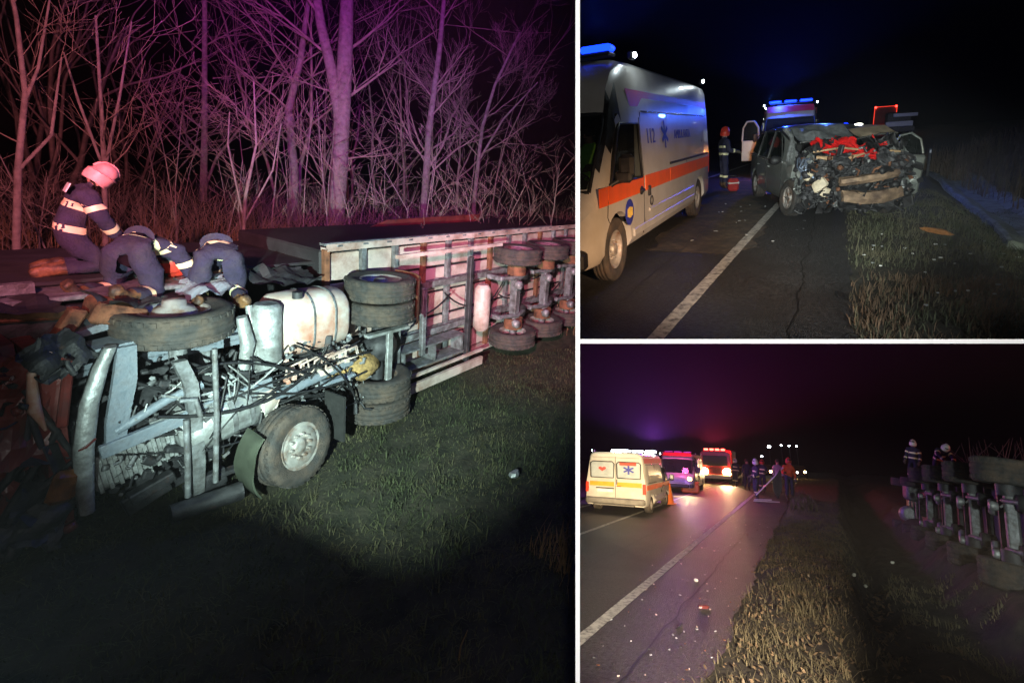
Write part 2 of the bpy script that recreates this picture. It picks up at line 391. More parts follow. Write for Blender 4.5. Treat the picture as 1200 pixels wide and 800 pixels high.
    for sgn in (-1, 1): mb.ball(c0 + side * sgn * .032 + up * .028 - fdir * .004, .011, 6, 4)
    mb.box(c0 - up * .045, (.04, .012, .008)); mb.build('eyes_and_mouth', 'black', f)
    if helmet:
        mb = MB(); c = hd + up * .035; rr = .118
        prof = [(rr * 1.16, -.015), (rr * 1.0, .0)] + [(rr * math.cos(a), rr * 1.02 * math.sin(a)) for a in (.25, .55, .85, 1.15, 1.4, 1.57)]
        mb.lathe(prof, c, up, 18); mb.lathe([(rr * 1.16, -.015), (rr * .95, -.03), (rr * .93, .0)], c, up, 18)
        mb.tube([c + fdir * (rr * math.cos(a) * 1.03) + up * (rr * math.sin(a) * 1.05) for a in (.1, .6, 1.1, 1.57, 2.1, 2.6, 3.0)], .013, 6)
        mb.lathe([(rr * 1.12, -.02), (rr * 1.1, -.09), (rr * .98, -.13)], c - fdir * .012, up, 18)      # neck curtain
        h = mb.build('helmet', helmet, root)
        part('visor', 'black', h, lambda b: b.lathe([(rr * 1.05, .0), (rr * 1.09, .05)], c, up, 10, True, *( (lambda a: (a - .8, a + .8))(math.atan2(fdir.dot(ortho(up)[1]), fdir.dot(ortho(up)[0]))))))
    elif hair:
        mb = MB(); c = hd + up * .035 - fdir * .012; rr = .112
        mb.lathe([(rr * .98, -.05), (rr, .0)] + [(rr * math.cos(a), rr * .95 * math.sin(a)) for a in (.4, .8, 1.2, 1.57)], c, up, 14); mb.build('hair', 'hair', root)
    for s in 'lr':                    # gloved hands: palm, four fingers and a thumb
        w, e = Vector(j['wri' + s]), Vector(j['elb' + s]); d = (w - e).normalized(); u, v, _ = ortho(d); mb = MB()
        mb.tube([w - d * .03, w + d * .03, w + d * .075, w + d * .10], [.042, .045, .046, .036], 8)
        for k, ln in enumerate((.068, .082, .085, .074)):
            b0 = w + d * .09 + u * (k - 1.5) * .021; cv = v * (.035 + .04 * hold)
            mb.tube([b0, b0 + d * ln * .5 + cv * .35, b0 + d * ln * (.95 - .5 * hold) + cv * (.6 + .6 * hold)], [.0115, .011, .008], 5)
        b0 = w + d * .035 + u * .04
        mb.tube([b0, b0 + u * .028 + d * .03 + v * .015, b0 + u * .02 + d * .06 + v * .04], [.014, .013, .009], 5)
        mb.build('glove', 'glove', root)
    if vest: pass
    return root

# ------------------------------------------------------------------ builders: wheels and lorry underside
def tyre_mesh(b, c, ax, r, w, n=32, lugs=True):
    h = w / 2
    b.lathe([(r * .58, -h * .80), (r * .80, -h), (r * .93, -h * .98), (r * .985, -h * .82), (r, -h * .55), (r * .975, -h * .50), (r * .975, -h * .42), (r, -h * .38), (r, -h * .04), (r * .975, 0), (r, h * .04), (r, h * .38), (r * .975, h * .42), (r * .975, h * .5), (r, h * .55), (r * .985, h * .82), (r * .93, h * .98), (r * .80, h), (r * .58, h * .80)], c, ax, n)
    if lugs:
        u, v, d = ortho(ax); c = Vector(c)
        for k in range(n):
            a = 2 * math.pi * (k + .5) / n; e = u * math.cos(a) + v * math.sin(a); t = d.cross(e)
            rot = Matrix((e, t, d)).transposed()
            for sg in (-1, 1): b.box(c + e * (r * .985) + d * sg * h * .68, (r * .05, r * .11, h * .30), rot)
def rim_mesh(b, c, ax, r, w, dish=.5):
    h = w / 2
    b.lathe([(r * .60, h * .82), (r * .565, h * .86), (r * .53, h * .70), (r * .50, h * (.7 - dish)), (r * .34, h * (.5 - dish)), (r * .20, h * (.52 - dish)), (r * .19, h * .75), (r * .12, h * .85), (0.001, h * .85)], c, ax, 24)
    b.lathe([(r * .60, -h * .82), (r * .5, -h * .6), (r * .5, h * .1)], c, ax, 24)
def bolt_mesh(b, c, ax, r, w, dish=.5, n=10):
    u, v, d = ortho(ax); c = Vector(c)
    for k in range(n):
        a = 2 * math.pi * k / n; p = c + (u * math.cos(a) + v * math.sin(a)) * r * .29 + d * (w / 2) * (.5 - dish)
        b.cyl(p - d * .005, p + d * .045, r * .042, r * .036, 6)
def wheel(parent, c, ax, r, w, dish=.5, tm='tyre', rm='rim', n=32, lugs=True, bolts=True, name='wheel'):
    t = part(name, tm, parent, lambda b: tyre_mesh(b, c, ax, r, w, n, lugs))
    rm_ = part('rim', rm, t, lambda b: rim_mesh(b, c, ax, r, w, dish))
    if bolts: part('wheel_nuts', rm, t, lambda b: bolt_mesh(b, c, ax, r, w, dish))
    return t
def hose(b, a, c, sag=.1, r=.015, n=5, k=7, side=(0, 0, 0)):
    a, c = Vector(a), Vector(c)
    b.tube([a.lerp(c, t / k) + Vector((0, 0, -sag * 4 * (t / k) * (1 - t / k))) + Vector(side) * math.sin(math.pi * t / k) for t in range(k + 1)], r, n)
def trailer(root, x0, x1, axles, duals=False, panels=True, z0=.06, z1=2.5, yb=.55, depth=2.3):
    """A semi-trailer on its side: x along it, y from its underside to its roof, z up."""
    part('cargo_body', 'tarp', root, lambda b: b.box(((x0 + x1) / 2, yb + .12 + depth / 2, (z0 + z1) / 2), (x1 - x0, depth, z1 - z0 - .06), None, .03))
    # floor boards between the cross members, seen from below
    rows = [z0 + .05, .55, 1.02, 1.5, 1.98, z1 - .05]; nx = max(3, int((x1 - x0) / .62))
    for i in range(nx):
        for k in range(len(rows) - 1):
            xa, xb = x0 + (x1 - x0) * i / nx, x0 + (x1 - x0) * (i + 1) / nx
            part('floor_panel', 'panel', root, lambda b: b.box(((xa + xb) / 2, yb + .06 + random.uniform(-.012, .012), (rows[k] + rows[k + 1]) / 2), (xb - xa - .05, .05, rows[k + 1] - rows[k] - .05), None, .01))
    for i in range(nx + 1):
        x = x0 + (x1 - x0) * i / nx
        part('cross_member', 'steel' if i % 3 else 'rust', root, lambda b: (b.box((x, yb, (z0 + z1) / 2), (.05, .09, z1 - z0)), b.box((x, yb - .05, (z0 + z1) / 2), (.08, .015, z1 - z0))))
    for z in (.82, 1.72):             # the two long frame rails
        part('frame_rail', 'steel', root, lambda b: (b.box(((x0 + x1) / 2, yb - .10, z), (x1 - x0, .16, .02)), b.box(((x0 + x1) / 2, yb - .18, z), (x1 - x0, .02, .12)), b.box(((x0 + x1) / 2, yb - .03, z), (x1 - x0, .02, .10))))
    for z in (z0, z1):                # side rails
        part('side_rail', 'panel', root, lambda b: (b.box(((x0 + x1) / 2, yb + .02, z), (x1 - x0, .16, .05)), b.box(((x0 + x1) / 2, yb - .05, z + (.03 if z > 1 else -.03)), (x1 - x0, .03, .1))))
    for i in range(int((x1 - x0) / .45)):
        part('lashing_ring', 'steel', root, lambda b: b.box((x0 + .2 + i * .45, yb - .02, z1 + .05), (.12, .10, .05), None, .015))
    for x in axles:
        axle(root, x, duals)
def axle(root, x, duals, y=0.0, ztop=2.32, zbot=.2, r=.5, w=.33, drum='rust'):
    part('axle_beam', 'steel', root, lambda b: (b.tube([(x, y, zbot + .2), (x, y, ztop - .2)], .075, 10), b.box((x, y, 1.27), (.17, .17, 1.5), None, .02)))
    for z in (.85, 1.68):
        part('spring_hanger', 'steel', root, lambda b: (b.box((x - .42, y + .22, z), (.12, .4, .10), None, .02), b.tube([(x - .42, y + .1, z), (x, y - .1, z), (x + .4, y + .04, z)], .045, 8)))
        part('air_spring', 'rubber', root, lambda b: b.lathe([(.02, -.04), (.13, -.04), (.15, .04), (.13, .10), (.15, .16), (.12, .22), (.02, .22)], (x + .38, y + .05, z), (0, 1, 0), 16))
        part('brake_chamber', 'alu', root, lambda b: (b.lathe([(.01, 0), (.07, .0), (.085, .03), (.085, .10), (.07, .13), (.01, .13)], (x - .18, y - .14, z - .12), (0, -1, .0), 14), b.tube([(x - .18, y - .1, z - .12), (x - .02, y - .02, z)], .02, 6)))
    for k, (z, ax) in enumerate(((ztop - w / 2, (0, 0, 1)), (zbot + w / 2, (0, 0, -1)))):
        wheel(root, (x, y, z), ax, r, w, .4)
        if duals: wheel(root, (x, y, z - (w + .03) * ax[2]), ax, r, w, .4)
        part('brake_drum', drum, root, lambda b: b.cyl((x, y, z - .2 * ax[2] * (2.6 if duals else 1)), (x, y, z - .42 * ax[2] * (1.6 if duals else 1)), .2, .2, 18))

def rnd(a, c): return random.uniform(a, c)
def crumple(b, n, xr, yr_, zr, s0, s1):
    for k in range(n):
        c = Vector((rnd(*xr), rnd(*yr_), rnd(*zr))); q = rnd(s0, s1); t = k % 4
        rot = Matrix.Rotation(rnd(-1.5, 1.5), 3, 'X') @ Matrix.Rotation(rnd(-1.5, 1.5), 3, 'Y') @ Matrix.Rotation(rnd(-3, 3), 3, 'Z')
        if t == 0: b.box(c, (q, q * rnd(.3, .9), q * rnd(.05, .3)), rot, .01)
        elif t == 1: b.tube([c, c + rot @ Vector((q * .7, .2 * q, 0)), c + rot @ Vector((q * 1.2, -.3 * q, .4 * q))], rnd(.008, .028), 5)
        elif t == 2: b.add([c + rot @ Vector(p) * q for p in ((-.6, -.3, .1), (.0, -.4, -.15), (.6, -.2, .1), (.5, .4, -.05), (.0, .3, .18), (-.5, .35, -.1))], [(0, 1, 4, 5), (1, 2, 3, 4)])
        else: b.lathe([(q * .15, -q * .2), (q * .3, -q * .2), (q * .32, q * .2), (q * .15, q * .2)], c, rot @ Vector((0, 0, 1)), 10)
def sheet(b, c, sx, sy, rot, amp=.1, f=5.0, n=11, seed=0, ragged=.06):
    # a crumpled sheet of metal: a grid with folds, ragged at the rim
    rs = random.Random(seed); c = Vector(c); vs = []
    for j in range(n):
        for i in range(n):
            u, v = i / (n - 1) - .5, j / (n - 1) - .5; p = Vector((u * sx, v * sy, 0)); q = p * f + Vector((seed * 3.1, seed * 1.7, 0))
            h = amp * (abs(mnoise.noise(q)) * 2 - .5 + .5 * mnoise.noise(q * 2.3))
            e = ragged if i in (0, n - 1) or j in (0, n - 1) else 0
            vs.append(c + rot @ (p + Vector((rs.uniform(-e, e), rs.uniform(-e, e), h))))
    b.add(vs, [(j * n + i, j * n + i + 1, (j + 1) * n + i + 1, (j + 1) * n + i) for j in range(n - 1) for i in range(n - 1)], False)
def rxyz(x, y, z): return Matrix.Rotation(z, 3, 'Z') @ Matrix.Rotation(y, 3, 'Y') @ Matrix.Rotation(x, 3, 'X')

# ------------------------------------------------------------------ builders: bare trees
def bare(b, base, d, ln, r, depth, bend=.25, spread=.6, n=5, kids=(2, 3), rmin=.004, up=.12):
    p = Vector(base); d = Vector(d).normalized(); seg = 5 if depth > 1 else 3; pts = [p]; rs = [r]
    for i in range(seg):
        d = (d + Vector((random.gauss(0, bend), random.gauss(0, bend), random.gauss(0, bend) + up)) * .35).normalized()
        p = p + d * (ln / seg); pts.append(p); rs.append(max(rmin, r * (1 - .62 * (i + 1) / seg)))
    b.tube(pts, rs, n if r > .03 else (4 if r > .012 else 3), False)
    if depth <= 0: return
    for k in range(random.randint(*kids) + (1 if depth > 1 else 0)):
        i = random.randint(max(1, seg // 3), seg); a = pts[i]; u, v, _ = ortho(d); t = random.uniform(0, 6.28)
        nd = (d + (u * math.cos(t) + v * math.sin(t)) * random.uniform(spread * .6, spread * 1.3)).normalized()
        bare(b, a, nd, ln * random.uniform(.45, .75), max(rmin, rs[i] * random.uniform(.55, .8)), depth - 1, bend, spread, n, kids, rmin, up)
def tree(name, label, place, base, trunks, crown, group=None, tm='bark', cm='twig'):
    """trunks: list of (points, radii); crown: list of (point, direction, length, radius, depth)."""
    root = thing(name, label, 'tree', place, base, 0, group)
    o = Vector(base)
    part('trunk', tm, root, lambda b: [b.tube([Vector(p) - o for p in pts], rs, 9, False) for pts, rs in trunks], jag=.02)
    part('crown', cm, root, lambda b: [bare(b, Vector(p) - o, d, ln, r, dp) for p, d, ln, r, dp in crown])
    return root

# ================================================================== PARTITIONS between the three places
def partition(name, corners_near, corners_far, label):
    b = MB(); b.add(corners_near + corners_far, [(0, 1, 2, 3), (7, 6, 5, 4), (0, 4, 5, 1), (1, 5, 6, 2), (2, 6, 7, 3), (3, 7, 4, 0)])
    o = b.build(name, 'partition_side'); o.data.materials.append(M['partition_edge']); o.data.polygons[0].material_index = 1
    o['kind'] = 'structure'; o['label'] = label
    return o
M['partition_side'] = mat('partition_side', (.004, .004, .0045), 1.0, 0, .2, 3)
M['partition_side'].node_tree.nodes['Principled BSDF'].inputs['Specular IOR Level'].default_value = 0
M['partition_edge'] = mat('partition_edge_white', (.86, .86, .86), .8, 0, .02, 3)
Y0, Y1 = 0.9, 140.0; t_ = 2.6 * px2 * Y0
xa = EDGE_X * Y0; xb = EDGE_X * Y1
partition('partition_wall', [(xa - t_, Y0, -1.8), (xa + t_, Y0, -1.8), (xa + t_, Y0, 1.3), (xa - t_, Y0, 1.3)],
          [(xb - t_, Y1, -150), (xb + t_, Y1, -150), (xb + t_, Y1, 90), (xb - t_, Y1, 90)], 'upright dark partition with a white front edge')
za = EDGE_Z * Y0; zb = EDGE_Z * Y1
partition('partition_shelf', [(xa + t_, Y0 + .002, za - t_), (2.0, Y0 + .002, za - t_), (2.0, Y0 + .002, za + t_), (xa + t_, Y0 + .002, za + t_)],
          [(xb + t_, Y1, zb - t_), (320, Y1, zb - t_), (320, Y1, zb + t_), (xb + t_, Y1, zb + t_)], 'level dark partition with a white front edge')

# ================================================================== PLACE 1: ditch with the overturned lorry
def gz1(x, y): return .10 * n2(x, y, .5, 1) + .05 * n2(x, y, 2.2, 2) + 1.5 * smooth01(9.6, 13.2, y + .25 * x * (x < 0)) + .6 * smooth01(13, 22, y) - .05
soil1 = mat('ditch_soil', (.024, .026, .014), .95, 0, .5, 5, .8, 18, (.045, .038, .024), .42, 2.5, .3)
grid('ground', soil1, 1, np.linspace(-22, 20, 150), np.concatenate([np.linspace(1.6, 10, 90), np.linspace(10.3, 42, 60)]), gz1)
def patchy(x, y, s=1.1, seed=4): return mnoise.noise(Vector((x * s, y * s, seed))) + .5 * mnoise.noise(Vector((x * s * 3, y * s * 3, seed))) > rng.uniform(-.55, .35)
def blades(name, n, place, region, gz, hmin, hmax, m, label, cat='grass', lean=.6, wid=.006, keep=None, clump=0.0):
    x = rng.uniform(region[0], region[1], n); y = rng.uniform(region[2], region[3], n)
    if clump:
        k = max(8, n // 40); cx_, cy_ = rng.uniform(region[0], region[1], k), rng.uniform(region[2], region[3], k); i = rng.integers(0, k, n)
        x = cx_[i] + rng.normal(0, clump, n); y = cy_[i] + rng.normal(0, clump, n)
    if keep is not None:
        ok = np.array([keep(a, b) for a, b in zip(x, y)]); x, y = x[ok], y[ok]; n = len(x)
    z = np.array([gz(a, b) for a, b in zip(x, y)]) - .01
    h = rng.uniform(hmin, hmax, n) * rng.uniform(.5, 1, n); a = rng.uniform(0, 6.28, n); l = rng.normal(0, lean, n) * h; w = wid * rng.uniform(.6, 1.6, n)
    b = np.stack([x, y, z], 1); dx = np.stack([np.cos(a), np.sin(a), 0 * a], 1); pr = np.stack([-np.sin(a), np.cos(a), 0 * a], 1); zz = np.array([0, 0, 1.0])
    m1 = b + dx * (l * .35)[:, None] + zz * (h * .6)[:, None]; tp = b + dx * l[:, None] + zz * (h * .95)[:, None]
    v = np.concatenate([b - pr * w[:, None], b + pr * w[:, None], m1 + pr * (w * .8)[:, None], m1 - pr * (w * .8)[:, None], tp], 0)
    i = np.arange(n); f = np.concatenate([np.stack([i, i + n, i + 2 * n], 1), np.stack([i, i + 2 * n, i + 3 * n], 1), np.stack([i + 3 * n, i + 2 * n, i + 4 * n], 1)], 0)
    o = fast_mesh(name, v, f, m, place); tag(o, label, cat, None, 'stuff'); return o
grass1 = mat('ditch_grass', (.045, .055, .022), .9, 0, .5, 3, 0, 30, (.12, .10, .05), .42, 1.2, .3)
blades('grass', 52000, 1, (-2.8, 6.8, 2.4, 9.6), gz1, .03, .09, grass1, 'short dark green grass on the ditch floor', lean=1.4, wid=.004)
blades('grass', 9000, 1, (-2.8, 6.8, 2.4, 9.6), gz1, .05, .15, grass1, 'taller grass tufts on the ditch floor', lean=1.2, wid=.005, clump=.14)
dry = mat('dry_grass', (.24, .15, .075), .9, 0, .35, 4)
blades('dry_grass', 260, 1, (2.25, 2.9, 3.1, 4.1), gz1, .15, .42, dry, 'reddish dry grass stalks in the lower corner of the ditch', lean=.4, wid=.006)
blades('dry_grass', 5200, 1, (-6, 9, 10.2, 15), gz1, .3, 1.1, dry, 'tall dry grass under the thicket behind the lorry', lean=.35, wid=.008)
# leaf litter and scraps
def scrap(place, loc, label, m, sz, seed, cat='debris', group=None, name='debris_scrap'):
    rs = random.Random(seed); b = MB(); n = 7
    loops = []
    for k in range(3):
        lp = []
        for i in range(n):
            a = 6.283 * i / n; q = rs.uniform(.65, 1.1) * (1 if k == 1 else .75)
            lp.append((sz[0] * q * math.cos(a), sz[1] * q * math.sin(a), sz[2] * (k / 2) + rs.uniform(0, .25) * sz[2]))
        loops.append(lp)
    b.loft(loops, True, True, False); o = b.build(name, m)
    o.matrix_world = PM[place] @ Matrix.Translation(loc) @ Matrix.Rotation(rs.uniform(0, 6), 4, 'Z'); PLACE[o.name] = place
    return tag(o, label, cat, group)
scrap(1, (2.62, 5.28, gz1(2.62, 5.28) + .04), 'small pale blue scrap lying on the dark grass right of the lorry', 'alu', (.10, .07, .07), 3)
part_tw = MB(); part_tw.tube([(1.19, 3.1, -.05), (1.2, 3.1, .12), (1.24, 3.08, .27)], [.008, .007, .004], 5)
tag(part_tw.build('dry_stalk', dry, None, 1), 'single upright dry stalk at the bottom edge of the ditch', 'stalk')

TX = Vector((.863, .506, 0)).normalized(); TY = Vector((-TX.y, TX.x, 0))
T1 = basis((-1.04, 6.13, 0), TX, TY, (0, 0, 1))
# --- unseen bank crest, added and shaped to keep the floodlight off the near ditch
def crest(px, py, depth=None, t=.2):
    v = Vector(((px - CX) / FPX, 1, (CY - py) / FPX))
    if depth is None:
        d = P1.to_3x3().transposed() @ v; o_ = P1.inverted() @ Vector((0, 0, 0)); depth = -o_.z / d.z
    return FL + (v * depth - FL) * t
cpts = [crest(-260, 560, 4.2), crest(-60, 560, 4.3), crest(100, 580, 4.6), crest(230, 592, 4.9), crest(330, 596), crest(450, 660), crest(570, 725), crest(690, 800), crest(760, 850)]
bk = MB(); n_ = len(cpts)
back = [p + Vector((.05, -.16, -.03)) for p in cpts]
bk.add(cpts + back + [p + Vector((0, .1, -.7)) for p in cpts] + [p + Vector((0, -.1, -.7)) for p in back], [(i, i + 1, n_ + i + 1, n_ + i) for i in range(n_ - 1)] + [(2 * n_ + i, 2 * n_ + i + 1, i + 1, i) for i in range(n_ - 1)] + [(n_ + i, n_ + i + 1, 3 * n_ + i + 1, 3 * n_ + i) for i in range(n_ - 1)])
bo = bk.build('shadow_bank', soil1); bo['kind'] = 'structure'; PLACE[bo.name] = 1
# --- the trailer
tr1 = thing('semi_trailer', 'overturned semi-trailer lying on its side behind the lorry cab, pink panelled underside towards the camera', 'trailer', 1, mtx=T1 @ Matrix.Rotation(R(-1.3), 4, 'Y'))
trailer(tr1, 2.15, 11.6, (6.1, 7.25, 8.4, 9.6), False, yb=.62)
for x in (3.05, 3.6, 4.75): 
    part('landing_leg' if x < 4 else 'support_post', 'dark' if x > 4 else 'steel', tr1, lambda b: b.box((x, .10, 1.2), (.09, .09, 2.05 if x > 4 else 1.2), None, .01))
part('pallet_box', 'steel', tr1, lambda b: [b.box((3.9, .22, z), (1.5, .30, .03)) for z in (.42, .75)] + [b.box((x, .22, .58), (.04, .28, .36)) for x in (3.2, 3.9, 4.6)])
for c_, z_ in (((4.2, -.02, 2.42), (2.6, .05, .06)), ((3.95, .0, .12), (2.3, .06, .16)), ((3.95, .0, .34), (2.3, .05, .05))): part('side_guard', 'panel', tr1, lambda b: b.box(c_, z_))
part('air_tank', 'panel', tr1, lambda b: b.tube([(5.15, .1, .7), (5.15, .1, .78), (5.15, .1, 1.55), (5.15, .1, 1.63)], [.1, .16, .16, .1], 16))
part('raised_side_flap', 'redp', tr1, lambda b: b.prism([(4.4, .0), (7.9, .0), (7.9, .22), (4.9, .16)], (0, .04, 0), (0, 2.6, 2.44)))
part('top_gutter', 'steel', tr1, lambda b: b.box((5.2, .62, 2.58), (6.2, .10, .035)))
part('air_line', 'black', tr1, lambda b: [hose(b, (2.6 + i * .8, .2, 1.0 + (i % 3) * .3), (3.6 + i * .8, .25, 1.2 + (i % 2) * .35), .12, .016) for i in range(7)])
# --- the tractor unit
tk = thing('lorry_tractor', 'overturned lorry tractor on its side, wheels, tanks and torn chassis towards the camera', 'lorry', 1, mtx=T1)
for z in (.83, 1.62):
    part('chassis_rail', 'blue', tk, lambda b: (b.box((1.0, .30, z), (4.2, .26, .02)), b.box((1.0, .18, z), (4.2, .02, .12)), b.box((1.0, .42, z), (4.2, .02, .12))))
for x in (-.55, .35, 1.05, 1.85, 2.9):
    part('cross_member', 'steel', tk, lambda b: b.box((x, .27, 1.22), (.12, .18, .76), None, .02))
part('cab_shell', 'dark', tk, lambda b: b.loft([[Vector((x, y, z)) for (y, z) in ((.45, .12), (2.5, .2), (2.75, .4), (2.75, 1.9), (2.5, 2.15), (.45, 2.2))] for x in (-1.75, -1.6, .35, .5)], True, True, False))
part('flank_panel', 'tarp', tk, lambda b: b.box((1.2, 2.0, 2.30), (4.6, 2.2, .05), None, .02), jag=.05)
part('step_platform', 'steel', tk, lambda b: (b.box((-.55, .75, 2.27), (1.7, .6, .05), None, .01), b.box((-1.3, .7, 2.36), (.9, .09, .10)), b.box((.55, .62, 2.28), (.5, .35, .05))))
part('torn_panel', 'rust', tk, lambda b: (b.box((-.42, .18, 2.16), (.42, .34, .20), Matrix.Rotation(.3, 3, 'Y') @ Matrix.Rotation(.2, 3, 'X'), .03), b.box((-1.05, .45, 2.18), (.9, .12, .10), Matrix.Rotation(.1, 3, 'Y'), .02), b.box((-.8, .1, 2.06), (.13, .13, .42), Matrix.Rotation(.5, 3, 'Y'), .02)), jag=.03)
part('torn_plate', 'blue', tk, lambda b: (b.prism([(-.75, 1.98), (-.35, 2.08), (-.25, 2.02), (-.7, 1.93)], (0, .3, 0), (0, .05, .06)), b.box((-.33, -.12, 1.97), (.75, .30, .025), Matrix.Rotation(-.08, 3, 'Y'))), jag=.02)
# front: bent bumper bar, red fairings, grille parts
part('bumper_bar', 'alu', tk, lambda b: b.loft([[Vector((x + dx * w, -.34 + dy * .05 + by, z)) for dx, dy in ((-1, -.6), (-.5, -1.2), (.5, -1.2), (1, -.6), (1, .6), (-1, .6))] for (x, by, z, w) in ((-.62, .02, 1.98, .045), (-.70, .0, 1.82, .055), (-.80, -.02, 1.5, .065), (-.86, -.02, 1.1, .07), (-.87, .0, .75, .065), (-.86, .02, .45, .05))], True, True, True))
part('front_fairing', 'redp', tk, lambda b: (b.loft([[Vector((x, y, z)) for (y, z) in ((-.22, .35), (-.30, 1.1), (-.2, 1.9), (.45, 1.98), (.5, .3))] for x in (-1.06, -.93)], True, True, False),
     b.loft([[Vector((x, y + .03 * i, z)) for (y, z) in ((-.14, .9), (-.2, 1.5), (-.05, 2.02), (.4, 2.05), (.4, .8))] for i, x in enumerate((-1.75, -1.45, -1.13))], True, True, False)), jag=.05)
part('inner_panel', 'redp', tk, lambda b: b.box((-.93, -.32, 1.62), (.07, .06, .62), Matrix.Rotation(.12, 3, 'Y'), .015), jag=.03)
part('bent_bracket', 'blue', tk, lambda b: b.loft([[Vector((x + w, -.33, z)), Vector((x - w, -.33, z)), Vector((x - w, -.28, z)), Vector((x + w, -.28, z))] for (x, z, w) in ((-.50, 1.95, .07), (-.53, 1.62, .09), (-.60, 1.25, .085), (-.63, 1.0, .07))], True, True, False))
part('white_scrap_panel', 'white', tk, lambda b: (b.tube([(-1.0, -.28, 2.02), (-1.12, -.3, 1.85), (-1.12, -.3, 1.55), (-1.06, -.3, 1.32)], [.02, .028, .05, .012], 6), b.box((-1.2, -.26, 1.38), (.07, .03, .16), Matrix.Rotation(.4, 3, 'Y'))), jag=.02)
part('lamp_cluster', mat('broken_amber_lens', (.20, .075, .02), .35, 0, .5, 12, .5, 30), tk, lambda b: (b.box((-1.0, -.36, .80), (.2, .10, .3), Matrix.Rotation(.25, 3, 'Y'), .05),), jag=.04)
part('grille_bars', 'dark', tk, lambda b: [b.tube([(-1.7 + .1 * k, -.2, .5 + .12 * (k % 3)), (-1.3 + .1 * k, -.3, 1.0 + .1 * (k % 4)), (-1.15, -.25, 1.4 + .08 * k)], .03, 6) for k in range(5)])
# front axle and wheels
part('front_axle', 'steel', tk, lambda b: (b.tube([(.02, -.05, .25), (.03, .03, .6), (.03, .06, 1.2), (.03, .03, 1.75), (.02, -.02, 2.0)], [.07, .08, .09, .08, .07], 8), b.box((.03, .04, 1.2), (.16, .10, 1.2), None, .03)))
wheel(tk, (0, 0, 2.02), (0, 0, 1), .52, .32, .3)
part('hub', 'rim', tk, lambda b: b.lathe([(.2, .0), (.17, .05), (.11, .07), (.1, .13), (.001, .14)], (0, 0, 2.12), (0, 0, 1), 20))
ax_in = Vector((.22, -.95, .15)).normalized()
wl1 = wheel(tk, (.88, -.62, .47), ax_in, .46, .32, -.15)
for k, z in enumerate((2.06, 1.72)): wheel(tk, (2.57, -.02, z), (0, 0, 1), .50, .31, .4 if k == 0 else -.2)
for z in (.22, .56): wheel(tk, (2.57, -.02, z), (0, 0, -1), .50, .31, .4)
part('drive_axle', 'dark', tk, lambda b: (b.tube([(2.57, .0, .5), (2.57, 0, 1.6)], .1, 10), b.ball((2.57, -.05, 1.15), (.26, .24, .24), 14, 10)))
part('mudguard', 'rust', tk, lambda b: b.lathe([(.56, -.18), (.585, -.18), (.585, .50), (.56, .50)], (2.57, .0, 1.72), (0, 0, 1), 14, False, 3.6, 5.2))
part('hub_plate', 'alu', tk, lambda b: (b.lathe([(.19, .0), (.2, .03), (.11, .03), (.1, 0)], (2.05, -.12, 1.12), (0, -1, 0), 20), b.box((2.5, -.3, 1.45), (.75, .10, .04)), b.box((2.55, -.28, 1.05), (.10, .06, .75), None, .01)))
part('straw_heap', mat('muddy_straw', (.36, .23, .09), .95, 0, .5, 20, .9, 40), tk, lambda b: (b.ball((2.12, -.08, .96), (.38, .18, .16), 14, 10), b.ball((1.85, -.1, 1.02), (.22, .12, .12), 10, 8)), jag=.12)
# tanks
def rtank(b, x0, x1, y, z, hy, hz, rr=.16, n=5):
    def sec(x, k):
        lp = []
        for q in range(4):
            cy_, cz_ = (1, 1, -1, -1)[q], (1, -1, -1, 1)[q]
            for i in range(n):
                a = math.pi / 2 * (1 - q) - math.pi / 2 * i / (n - 1); lp.append(Vector((x, y + cy_ * (hy - rr) * k + math.cos(a) * rr * k if False else y + (cy_ * (hy - rr) + math.cos(a) * rr) * k, z + (cz_ * (hz - rr) + math.sin(a) * rr) * k)))
        return lp
    b.loft([sec(x0, .72), sec(x0 + .02, .86), sec(x0 + min(.07, (x1 - x0) * .3), .96 if x1 - x0 > .2 else 1), sec(x0 + (x1 - x0) * .35, 1), sec(x1 - (x1 - x0) * .35, 1), sec(x1 - min(.07, (x1 - x0) * .3), .96 if x1 - x0 > .2 else 1), sec(x1 - .02, .86), sec(x1, .72)], True, True, True)
tank = part('fuel_tank', 'white', tk, lambda b: rtank(b, 1.02, 1.98, .14, 1.72, .34, .41, .27))
for x in (1.42, 1.72):
    part('tank_strap', 'steel', tank, lambda b: rtank(b, x - .03, x + .03, .14, 1.72, .352, .422, .28))
part('tank_cap', 'dark', tank, lambda b: b.cyl((1.25, -.1, 2.10), (1.25, -.1, 2.18), .06, .06, 12))
part('air_cylinder', 'alu', tk, lambda b: b.tube([(.86, -.12, 1.28), (.86, -.12, 1.32), (.86, -.12, 2.06), (.86, -.12, 2.1)], [.12, .165, .165, .12], 20))
part('silencer', 'alu', tk, lambda b: b.tube([(-.12, -.12, .84), (-.06, -.12, .85), (.62, -.12, .93), (.68, -.12, .94)], [.2, .29, .29, .2], 22))
for x in (.16, .34, .52): part('silencer_band', 'steel', tk, lambda b: b.tube([(x, -.12, .87 + (x + .06) * .117), (x + .05, -.12, .876 + (x + .06) * .117)], .303, 22))
part('silencer_end', 'white', tk, lambda b: (b.tube([(.68, -.13, .95), (.86, -.13, .98)], [.27, .2], 18), b.box((.80, -.2, .90), (.26, .2, .34), Matrix.Rotation(.3, 3, 'Y'), .03)), jag=.03)
part('engine_sump', 'alu', tk, lambda b: (b.box((-.42, .0, .72), (.72, .36, .36), Matrix.Rotation(-.16, 3, 'Y'), .04), [b.box((-.74 + .075 * i, -.19, .69 + .012 * i), (.03, .05, .36), Matrix.Rotation(-.16, 3, 'Y')) for i in range(10)]))
